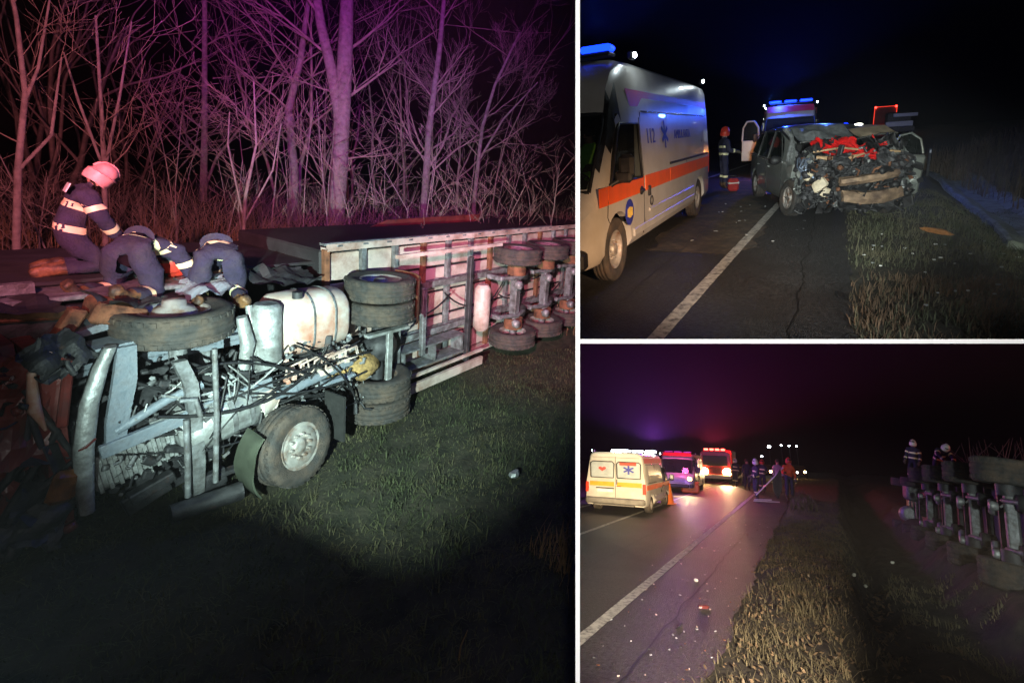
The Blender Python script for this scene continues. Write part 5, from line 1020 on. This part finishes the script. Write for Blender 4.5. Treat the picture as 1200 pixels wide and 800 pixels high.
# steel guard rail along the far side
gr = thing('guard_rail', 'pale steel guard rail along the far side of the road', 'guard rail', 3, (0, 0, 0))
part('rail', 'alu', gr, lambda b: b.loft([[Vector((-7.6 + dx, y, .55 + dz)) for dx, dz in ((0, -.15), (.05, -.1), (0, -.04), (.0, .04), (.05, .1), (0, .15), (-.02, .15), (-.02, -.15))] for y in np.linspace(22, 90, 30)], True, True, False))
for k in range(14): part('rail_post', 'steel', gr, lambda b: b.box((-7.68, 22.5 + 4.6 * k, .3), (.08, .12, .7)))
# verge plants, leaves, rubbish
grass3 = mat('withered_grass', (.15, .12, .065), .9, 0, .45, 3, 0, 30, (.085, .075, .04), .46, 1.6, .3)
on_v = lambda x, y: edge3(y) + .30 * rng.random() ** 2 - .05 < x < .55 + .105 * (y - 6.24) + rng.normal(0, .10)
blades('grass', 42000, 3, (-.9, 2.6, 4.6, 20), gz3, .03, .12, grass3, 'withered grass on the raised verge between road and ditch', lean=1.8, wid=.004, keep=lambda x, y: on_v(x, y) and patchy(x, y, 1.3))
blades('grass', 9000, 3, (-.9, 3.6, 4.6, 30), gz3, .06, .22, grass3, 'tufts of pale withered grass on the verge', lean=1.5, wid=.004, clump=.15, keep=on_v)
blades('grass', 1600, 3, (-.2, 1.6, 24, 34), gz3, .2, .5, grass3, 'tall pale grass at the feet of the person in orange', lean=.5, wid=.02, keep=lambda x, y: x > edge3(y) + .2)
blades('grass', 2500, 3, (.9, 3.4, 6.0, 16), gz3, .04, .16, grass3, 'sparse withered grass in the ditch', lean=1.2, wid=.006, clump=.12)
def leaves(name, n, place, reg, gz, m, label, keep, s0=.02, s1=.05):
    x = rng.uniform(reg[0], reg[1], n); y = rng.uniform(reg[2], reg[3], n); ok = np.array([keep(a, c) for a, c in zip(x, y)]); x, y = x[ok], y[ok]; n = len(x)
    z = np.array([gz(a, c) for a, c in zip(x, y)]) + rng.uniform(.01, .06, n); s = rng.uniform(s0, s1, n); a = rng.uniform(0, 6.28, n)
    c = np.stack([x, y, z], 1); u = np.stack([np.cos(a), np.sin(a), rng.normal(0, .5, n)], 1) * s[:, None]; w = np.stack([-np.sin(a), np.cos(a), rng.normal(0, .5, n)], 1) * (s * .55)[:, None]; up = np.array([0, 0, 1.0]) * (s * .25)[:, None]
    v = np.concatenate([c - u, c + w - up * .2, c + u + up, c - w + up * .3], 0); i = np.arange(n)
    return tag(fast_mesh(name, v, np.stack([i, i + n, i + 2 * n, i + 3 * n], 1), m, place), label, 'leaves', None, 'stuff')
leafm = mat('dead_leaves', (.15, .10, .055), .85, 0, .5, 7, 0, 30, (.32, .29, .23), .34, 9, .15)
leaves('dead_leaves', 6500, 3, (-.8, 3.4, 4.6, 18), gz3, leafm, 'dead brown leaves scattered over the verge', on_v, .010, .032)
leaves('dead_leaves', 900, 3, (.7, 2.2, 6, 14), gz3, leafm, 'dead leaves along the ditch slope', lambda x, y: .35 < x - (.42 + .105 * (y - 6.24)) < .75 or random.random() < .12, .025, .06)
random.seed(41)
for k in range(150):
    y = 5.2 + 15 * random.random() ** 1.6; x = random.uniform(l3(y) - .3, edge3(y) - .03)
    scrap(3, (x, y, .008), 'small pale broken piece lying on the asphalt beside the edge line', random.choice(('alu', 'panel', 'dark', 'dark', 'rust')), (random.uniform(.006, .026), random.uniform(.005, .016), random.uniform(.005, .014)), 400 + k, 'debris', 'broken pieces on the road')
scrap(3, (-1.05, 7.9, .008), 'largest broken piece on the asphalt, red and torn', 'redp', (.10, .04, .03), 501)
scrap(3, (-1.22, 6.95, .008), 'long dark splinter on the asphalt near the bottom', 'dark', (.17, .02, .02), 502)
scrap(3, (-1.35, 9.4, .008), 'round pale scrap on the asphalt, near the middle of the lane edge', 'helmw', (.05, .04, .035), 503)
for k, (x, y, m_) in enumerate(((1.35, 13.2, 'weak_white'), (1.62, 14.0, 'weak_white'), (2.6, 16.5, 'weak_white'))):
    scrap(3, (x, y, gz3(x, y) + .12), ('small glinting reflector in the ditch, leftmost', 'small glinting reflector in the ditch, middle one', 'small glinting reflector in the ditch, nearest the trailer')[k], mat('reflector_white', (.9, .85, .7), .2), (.05, .04, .05), 520 + k, 'reflector', 'reflectors in the ditch', 'reflector')
# --- ambulances
va = van('ambulance parked on the left of the road, white rear doors with amber stripe', 3, Matrix.Translation((-5.32, 22.6, 0)) @ Matrix.Rotation(R(2), 4, 'Z') @ Matrix.Diagonal((1.08, 1.08, .78, 1)), wb=3.3, side_text=False, beacon='whitee')
part('rear_roof_lamp', 'whitee', va, lambda b: b.box((.0, -4.2, 2.60), (.34, .10, .11), None, .03))
rv = van('boxy rescue van facing the camera behind the parked ambulance, headlamp glaring', 3, Matrix.Translation((-5.3, 31.5, 0)) @ Matrix.Rotation(R(181), 4, 'Z') @ Matrix.Diagonal((1.1, 1.1, .88, 1)), wb=3.2, H=2.4, side_text=False, lit=False, beacon=mat('purple_lens', (.30, .06, .35), .3))
pn = part('side_reflective_panel', mat('white_reflective', (.85, .84, .84), .4, 0, .05, 6), rv, lambda b: [b.box((-1.02, -1.2 - 1.1 * k, 1.55), (.02, 1.0, 1.0)) for k in range(2)])
part('panel_print', 'letter', pn, lambda b: [b.box((-1.035, -1.2 - .42 * k, 1.5 + .12 * ((k * 7) % 3 - 1)), (.01, .18, .55 - .1 * (k % 2))) for k in range(5)])
for x in (-.76, .76): part('lit_headlamp', 'warme', rv, lambda b: b.ball((x, .955, .86), (.12, .05, .11), 10, 8))
# --- fire engine with red beacons
fe = thing('fire_engine', 'red fire engine coming head-on with red roof beacons and two headlamps', 'fire engine', 3, (-4.35, 46, 0), R(180))
M['fered'] = mat('fire_engine_red', (.45, .02, .015), .35, 0, .15, 3)
part('cab', 'fered', fe, lambda b: b.loft([[Vector((x * w, y, z)) for x, z in ((-1, .45), (1, .45), (1, 1.3), (.95, 2.3), (.85, 2.45), (-.85, 2.45), (-.95, 2.3), (-1, 1.3))] for y, w in ((0, 1.12), (.1, 1.18), (1.6, 1.2))], True, True, False))
part('windscreen', 'glassf', fe, lambda b: b.box((0, -.01 + .01, 1.75), (1.9, .04, .75), None, .02)) ; part('equipment_body', 'fered', fe, lambda b: b.box((0, -3.2, 1.5), (2.4, 5.0, 2.2), None, .05))
part('windscreen_pane', 'black', fe, lambda b: b.box((0, 1.62, 1.75), (1.9, .04, .78), None, .02)); part('bumper', 'helmw', fe, lambda b: b.box((0, 1.7, .55), (2.35, .25, .3), None, .05)); part('grille', 'black', fe, lambda b: [b.box((0, 1.62, .85 + .1 * k), (1.2, .04, .05)) for k in range(4)])
for x in (-.9, .9): part('lit_headlamp', 'warme', fe, lambda b: b.ball((x, 1.70, .92), (.34, .1, .30), 12, 8)); wheel(fe, (x * 1.15, .4, .5), (1 if x > 0 else -1, 0, 0), .5, .3, n=18, lugs=False, bolts=False); wheel(fe, (x * 1.15, -4.2, .5), (1 if x > 0 else -1, 0, 0), .5, .3, n=18, lugs=False, bolts=False)
bb = part('light_bar', 'black', fe, lambda b: b.box((0, 1.2, 2.5), (1.8, .3, .08), None, .02))
for x in (-.65, -.2, .25, .7): part('beacon', emit('red_beacon', (1.0, .06, .04), 14), bb, lambda b: b.box((x, 1.2, 2.62), (.34, .26, .16), None, .05))
part('side_marker', 'whitee', fe, lambda b: b.ball((1.05, 1.5, 2.1), .07, 6, 5))
lamp('red_beacon_light', 'SPOT', 3, (-4.35, 44.6, 3.1), (1.0, .05, .16), 8500, .2, (-4.3, 44, 9), 165, .2)
lamp('red_beacon_road_light', 'POINT', 3, (-4.35, 46.2, 3.3), (1.0, .05, .14), 1300, .2)
lamp('fire_engine_headlamp', 'SPOT', 3, (-3.5, 44.1, 1.0), (1.0, .70, .35), 1500, .1, (-2.0, 22, 0), 60, .8)
lamp('rescue_van_headlamp', 'SPOT', 3, (-4.5, 30.0, 1.05), (1.0, .70, .35), 420, .1, (-3.4, 18, 0), 80, .8)
lamp('white_roof_light', 'POINT', 3, (-5.3, 17.2, 3.35), (.75, .95, 1.0), 60, .1)
lamp('violet_sky_glow', 'SPOT', 3, (-5.6, 26.5, 2.6), (.50, .10, 1.0), 8500, .2, (-5.4, 26, 9), 165, .3)  # hidden lamp added for the violet glow in the sky
lamp('violet_glow_fill', 'POINT', 3, (-5.4, 25.2, 2.7), (.45, .12, 1.0), 900, .2)  # second added lamp, fills the violet glow lower down behind the ambulance
lamp('warm_ditch_light', 'POINT', 3, (-5.0, 31.0, 3.2), (1.0, .1, .35), 260, .2)
# --- traffic cone, orange box, stretcher
cn = thing('traffic_cone', 'orange traffic cone standing on the road beside the parked ambulance', 'cone', 3, (-4.25, 23.2, .005), 0)
part('cone_body', 'orange', cn, lambda b: b.lathe([(.19, .04), (.17, .06), (.035, .82), (.02, .84), (.001, .84)], (0, 0, 0), (0, 0, 1), 18)); part('base', 'orange', cn, lambda b: b.box((0, 0, .02), (.5, .5, .04), None, .01)); part('reflective_band', 'helmw', cn, lambda b: b.lathe([(.125, .30), (.098, .45)], (0, 0, 0), (0, 0, 1), 18)); part('reflective_band', 'helmw', cn, lambda b: b.lathe([(.082, .55), (.063, .65)], (0, 0, 0), (0, 0, 1), 18))
ob = thing('equipment_case', 'orange equipment case lying on the road behind the traffic cone', 'case', 3, (-4.5, 31.0, .005), .2)
part('case_body', 'orange', ob, lambda b: b.box((0, 0, .28), (1.0, .55, .5), None, .08)); part('case_lid', 'orange', ob, lambda b: b.box((0, 0, .57), (1.02, .57, .10), None, .03)); part('handle', 'black', ob, lambda b: b.tube([(-.15, -.3, .35), (-.15, -.36, .40), (.15, -.36, .40), (.15, -.3, .35)], .02, 5))
sb = thing('stretcher', 'dark folded stretcher with a pale pole leaning at the verge beside the person in orange', 'stretcher', 3, (-.02, 28.2, 0), .2)
part('cloth', 'black', sb, lambda b: b.loft([[Vector((x, y, z)) for y in (-.06, .06)] + [Vector((x + .02, .06, z - .9 * h)), Vector((x + .02, -.06, z - .9 * h))] for x, y, z, h in ((-.1, 0, 1.0, .5), (.1, 0, 1.25, 1.2), (.35, 0, 1.55, .9))], True, True, False), jag=.05)
part('pole', 'helmw', sb, lambda b: (b.tube([(-.9, 0, .3), (-.1, 0, 1.05), (.5, 0, 1.62)], .03, 6), b.tube([(-1.0, .0, .1), (-.2, 0, .12)], .025, 6), b.tube([(-1.1, -.3, .06), (.1, -.3, .06)], .025, 6)))
# --- people on the road
allb = [('spine', 'chest', .5, .06), ('pelvis', 'spine', .5, .06), ('knel', 'ankl', .3, .06), ('kner', 'ankr', .3, .06)] + B_ARM
def up3(x, y, z, rz, s=1.12, lean=4): return Matrix.Translation((x, y, z)) @ Matrix.Rotation(R(lean), 4, 'Y') @ Matrix.Rotation(R(rz), 4, 'Z') @ Matrix.Scale(s, 4)
person('firefighter in helmet and dark banded kit standing on the road by the edge line', 3, up3(-.92, 28.6, .0, 120), stand(wril=(-.1, .32, 1.0), elbl=(-.25, .08, 1.08), knel=(-.13, .10, .50), ankr=(.13, -.14, .09), toer=(.15, .02, .04)), helmet='helmw', jacket='navy', trousers='navy', bands=allb, fat=1.15)
person('person in a bright orange jacket and cap standing at the roadside holding a torch', 3, up3(.62, 29.0, .12, 200), stand(wrir=(.32, .36, 1.12), elbr=(.30, .08, 1.10)), helmet='helmr', jacket='orangecloth', trousers=mat('grey_cloth', (.22, .22, .26), .9) and 'navy2', bands=[], fat=1.2)
tc = thing('torch', 'small lit torch in the hand of the person in orange', 'torch', 3, (1.02, 28.55, 1.42), 0)
part('torch_body', 'black', tc, lambda b: b.cyl((0, 0, 0), (.06, -.16, 0), .03, .04, 8)); part('torch_lens', emit('torch_lens', (1, .95, .85), 12), tc, lambda b: b.ball((.065, -.18, 0), (.05, .03, .05), 8, 6))
person('distant firefighter in pale kit right of the fire engine, standing on the road', 3, up3(-2.75, 42, 0, 150), stand(), helmet='helmw', jacket='navy2', bands=allb, fat=1.15)
person('distant crouching helper right of the fire engine, in light clothing', 3, up3(-2.25, 43, -.35, 100), stand(wril=(-.1, .4, .8), chest=(0, .12, 1.3), head=(0, .22, 1.55), crown=(0, .26, 1.62)), helmet=None, jacket='vanw', bands=[], fat=1.1)
person('distant helper in dark clothes between the fire engine and the edge line', 3, up3(-1.75, 38, 0, 190), stand(), helmet=None, jacket='navy', bands=[], fat=1.15)
person('distant firefighter with bright bands behind the standing firefighter on the road', 3, up3(-.75, 36, 0, 170), stand(wril=(-.2, .3, 1.1)), helmet='helmr', jacket='navy', bands=allb, fat=1.15)
person('distant person in pale jacket left of the person in orange', 3, up3(.15, 35, .05, 200), stand(), helmet=None, jacket='vanw', bands=[], fat=1.15)
# --- distant cars and lamps
for k, (x, y, lab) in enumerate(((-.9, 66, 'distant car with warm headlamps, left of the far group'), (1.2, 72, 'distant car with warm headlamps, middle of the far group'), (3.0, 74, 'distant car with one bright headlamp, right of the far group'))):
    fc = thing('car', lab, 'car', 3, (x, y, 0), R(180), 'distant cars with headlamps')
    part('body', 'dark', fc, lambda b: b.loft([[Vector((q * w, yy, z0 + (z1 - z0) * t)) for q, t in ((-1, 0), (1, 0), (1, .6), (.8, 1), (-.8, 1), (-1, .6))] for yy, z0, z1, w in ((2.1, .4, .8, .75), (1.2, .3, 1.0, .88), (.5, .3, 1.45, .88), (-1.2, .3, 1.48, .88), (-2.1, .4, 1.0, .78))], True, True, False))
    for q in (-.62, .62): part('lit_headlamp', 'warme', fc, lambda b: b.ball((q, 2.08, .78), (.16, .05, .13), 8, 6))
    for q in (-.8, .8):
        for yy in (-1.3, 1.3): wheel(fc, (q, yy, .3), (1 if q > 0 else -1, 0, 0), .3, .2, n=12, lugs=False, bolts=False)
for k, (x, y, z) in enumerate(((-.3, 100, 4.3), (1.8, 104, 4.7), (3.2, 106, 4.7), (4.4, 105, 4.65), (-1.6, 96, 2.6))):
    sl = thing('street_lamp', ('first', 'second', 'third', 'fourth', 'low')[k] + ' street lamp from the left in the far row of white lights' if k < 4 else 'low white street lamp below the far row of lights', 'street lamp', 3, (x, y, 0), 0, 'far street lamps')
    part('pole', 'dark', sl, lambda b: b.tube([(0, 0, 0), (0, 0, z - .1)], .06, 6)); part('lamp_head', 'whitee', sl, lambda b: b.ball((0, -.1, z), (.28 if k == 0 else .16, .12, .18 if k == 0 else .10), 8, 6))
# --- overturned trailer in the ditch
T3 = basis((4.85, 26.4, -.75), (-.075, -.997, 0), (.997, -.075, 0), (0, 0, 1)) @ Matrix.Rotation(R(-1.8), 4, 'Y') @ Matrix.Rotation(R(-8), 4, 'X')
M['darkpanel'] = mat('dull_dark_panel', (.06, .06, .055), .7, 0, .4, 3, .3, 14)
t3 = thing('semi_trailer', 'overturned semi-trailer in the dark ditch at the right, axles and tyres towards the road', 'trailer', 3, mtx=T3)
part('cargo_body', 'darkpanel', t3, lambda b: b.box((10, 1.9, 1.2), (15, 2.2, 1.9), None, .03))
for z in (.82, 1.62): part('frame_rail', 'dark', t3, lambda b: (b.box((10, .32, z), (15, .3, .03)), b.box((10, .16, z), (15, .03, .14))))
for i in range(15): part('cross_member', 'dark', t3, lambda b: b.box((3 + i, .55, 1.2), (.08, .14, 1.9)))
for x in (5.6, 8.4, 11.3, 14.0): axle(t3, x, False, 0, 2.42, .20, .55, .46, 'dark')
for x in (7.0, 9.8, 12.7):
    for z in (.75, 1.55): part('air_tank', 'steel', t3, lambda b: b.tube([(x, .1, z - .16), (x, .1, z - .12), (x, .1, z + .12), (x, .1, z + .16)], [.1, .15, .15, .1], 14))
    part('bracket', 'dark', t3, lambda b: (b.box((x + .5, .05, 1.25), (.10, .10, 1.6), None, .02),))
tk3 = thing('lorry_tractor', 'small far lorry tractor on its side at the end of the ditch trailer', 'lorry', 3, mtx=T3)
part('flank_panel', 'darkpanel', tk3, lambda b: b.box((1.6, 1.5, 2.02), (4.2, 2.4, .05), None, .01))
part('cab_shell', 'dark', tk3, lambda b: b.box((-.5, 1.3, 1.1), (2.2, 2.2, 1.7), None, .1)); part('chassis', 'steel', tk3, lambda b: [b.box((1.2, .3, z), (3.4, .25, .08)) for z in (.8, 1.6)] + [b.box((x, .2, 1.2), (.15, .2, .9)) for x in (0, .9, 1.8, 2.7)])
part('fuel_tank', 'steel', tk3, lambda b: rtank(b, 1.1, 2.3, .1, 1.75, .34, .4)); part('silencer', 'alu', tk3, lambda b: b.tube([(.2, .0, .8), (.25, 0, .8), (1.0, 0, .85), (1.05, 0, .85)], [.2, .3, .3, .2], 16))
for z in (2.0, .35): wheel(tk3, (-.1, 0, z), (0, 0, 1), .5, .32, n=22, lugs=False, bolts=False); wheel(tk3, (3.0, 0, z), (0, 0, 1), .5, .32, n=22, lugs=False, bolts=False)
part('open_cab_door_frame', mat('pale_frame', (.45, .48, .52), .5), tk3, lambda b: (b.tube([(1.3, 1.0, 2.0), (1.3, 1.0, 2.85), (1.0, 2.3, 2.85), (1.0, 2.3, 2.3)], .05, 6), b.tube([(1.3, 1.0, 2.05), (1.0, 2.3, 2.05)], .05, 6)))
person('standing firefighter with white helmet and bright bands on the overturned trailer', 3, up3(5.25, 25.6, 1.22, 150, 1.0, 10), stand(), helmet='helmw', jacket='navy', trousers='navy', bands=allb + [('shol', 'elbl', .5, .06), ('shor', 'elbr', .5, .06)], fat=1.15)
person('stooping firefighter with white helmet beside the cab frame on the overturned trailer', 3, up3(5.55, 23.4, 1.22, 200, 1.0, 10), stand(spine=(0, .08, 1.1), chest=(0, .22, 1.26), neck=(0, .36, 1.36), head=(0, .45, 1.42), crown=(0, .5, 1.47), shol=(-.19, .26, 1.32), shor=(.19, .26, 1.32), elbl=(-.26, .46, 1.12), elbr=(.26, .46, 1.12), wril=(-.15, .62, .95), wrir=(.15, .62, .95)), helmet='helmw', jacket='navy', trousers='navy', bands=allb + [('shol', 'elbl', .5, .06), ('shor', 'elbr', .5, .06)], fat=1.15)
lamp('trailer_crew_spot', 'SPOT', 3, (3.2, 21.0, 3.6), (.95, 1.0, .9), 60, .05, (5.1, 25.5, 2.3), 40, .5)  # free-hanging spot aimed at the firefighters on the trailer
# reddish brush behind the trailer
random.seed(51); bs = MB()
for k in range(120):
    x = random.uniform(9, 17); y = random.uniform(26, 38); bs.tube([(x, y, 0), (x + random.gauss(0, .3), y, 1.8), (x + random.gauss(0, .7), y, random.uniform(1.8, 3.4))], [.03, .02, .008], 3, False)
tag(bs.build('brush', 'twig', None, 3), 'dim reddish bare brush beyond the overturned trailer', 'brush', None, 'stuff')
lamp('red_brush_light', 'POINT', 3, (10.5, 22, 2.5), (1.0, .06, .05), 120, .2)

# ================================================================== trim what would run through the partitions
def wmat(o): return (wmat(o.parent) @ o.matrix_basis) if o.parent else o.matrix_basis
for o in sorted(bpy.data.objects, key=lambda o_: -(2 if o_.parent and o_.parent.parent else 1 if o_.parent else 0)):
    if o.type != 'MESH' or PLACE.get(o.name) is None: continue
    mw = wmat(o); co = np.empty(len(o.data.vertices) * 3, dtype=np.float32); o.data.vertices.foreach_get('co', co); co = co.reshape(-1, 3)
    if not len(co): continue
    mm = np.array(mw); wc = co @ mm[:3, :3].T + mm[:3, 3]
    planes = PL[PLACE[o.name]]
    out = np.stack([wc @ np.array(n) > 0 for n in planes])
    if not out.any(): continue
    if out.all(axis=1).any() and not o.children:
        bpy.data.objects.remove(o); continue
    bm = bmesh.new(); bm.from_mesh(o.data)
    for n, w_ in zip(planes, out):
        if w_.any():
            inv = mw.inverted(); nl = (mw.to_3x3().transposed() @ Vector(n)); col0 = inv @ Vector((0, 0, 0))
            bmesh.ops.bisect_plane(bm, geom=bm.verts[:] + bm.edges[:] + bm.faces[:], plane_co=col0, plane_no=nl, clear_outer=True)
    if not bm.faces and not o.children: bm.free(); bpy.data.objects.remove(o); continue
    me = o.data.copy() if o.data.users > 1 else o.data
    bm.to_mesh(me); bm.free(); o.data = me

# ================================================================== damp night air
hz = MB(); hz.box((40, 70, -20), (240, 150, 190)); ho = hz.build('haze', 'black'); ho.data.materials.clear()
hm = bpy.data.materials.new('night_air'); hm.use_nodes = True; nt = hm.node_tree
nt.nodes.remove(nt.nodes['Principled BSDF']); pv = nt.nodes.new('ShaderNodeVolumePrincipled')
pv.inputs['Color'].default_value = (.9, .92, 1, 1); pv.inputs['Density'].default_value = 0.00045; pv.inputs['Anisotropy'].default_value = 0.3
nt.links.new(pv.outputs[0], nt.nodes['Material Output'].inputs['Volume']); ho.data.materials.append(hm)
ho.display_type = 'WIRE'; tag(ho, 'thin damp night air around everything', 'haze', None, 'stuff')
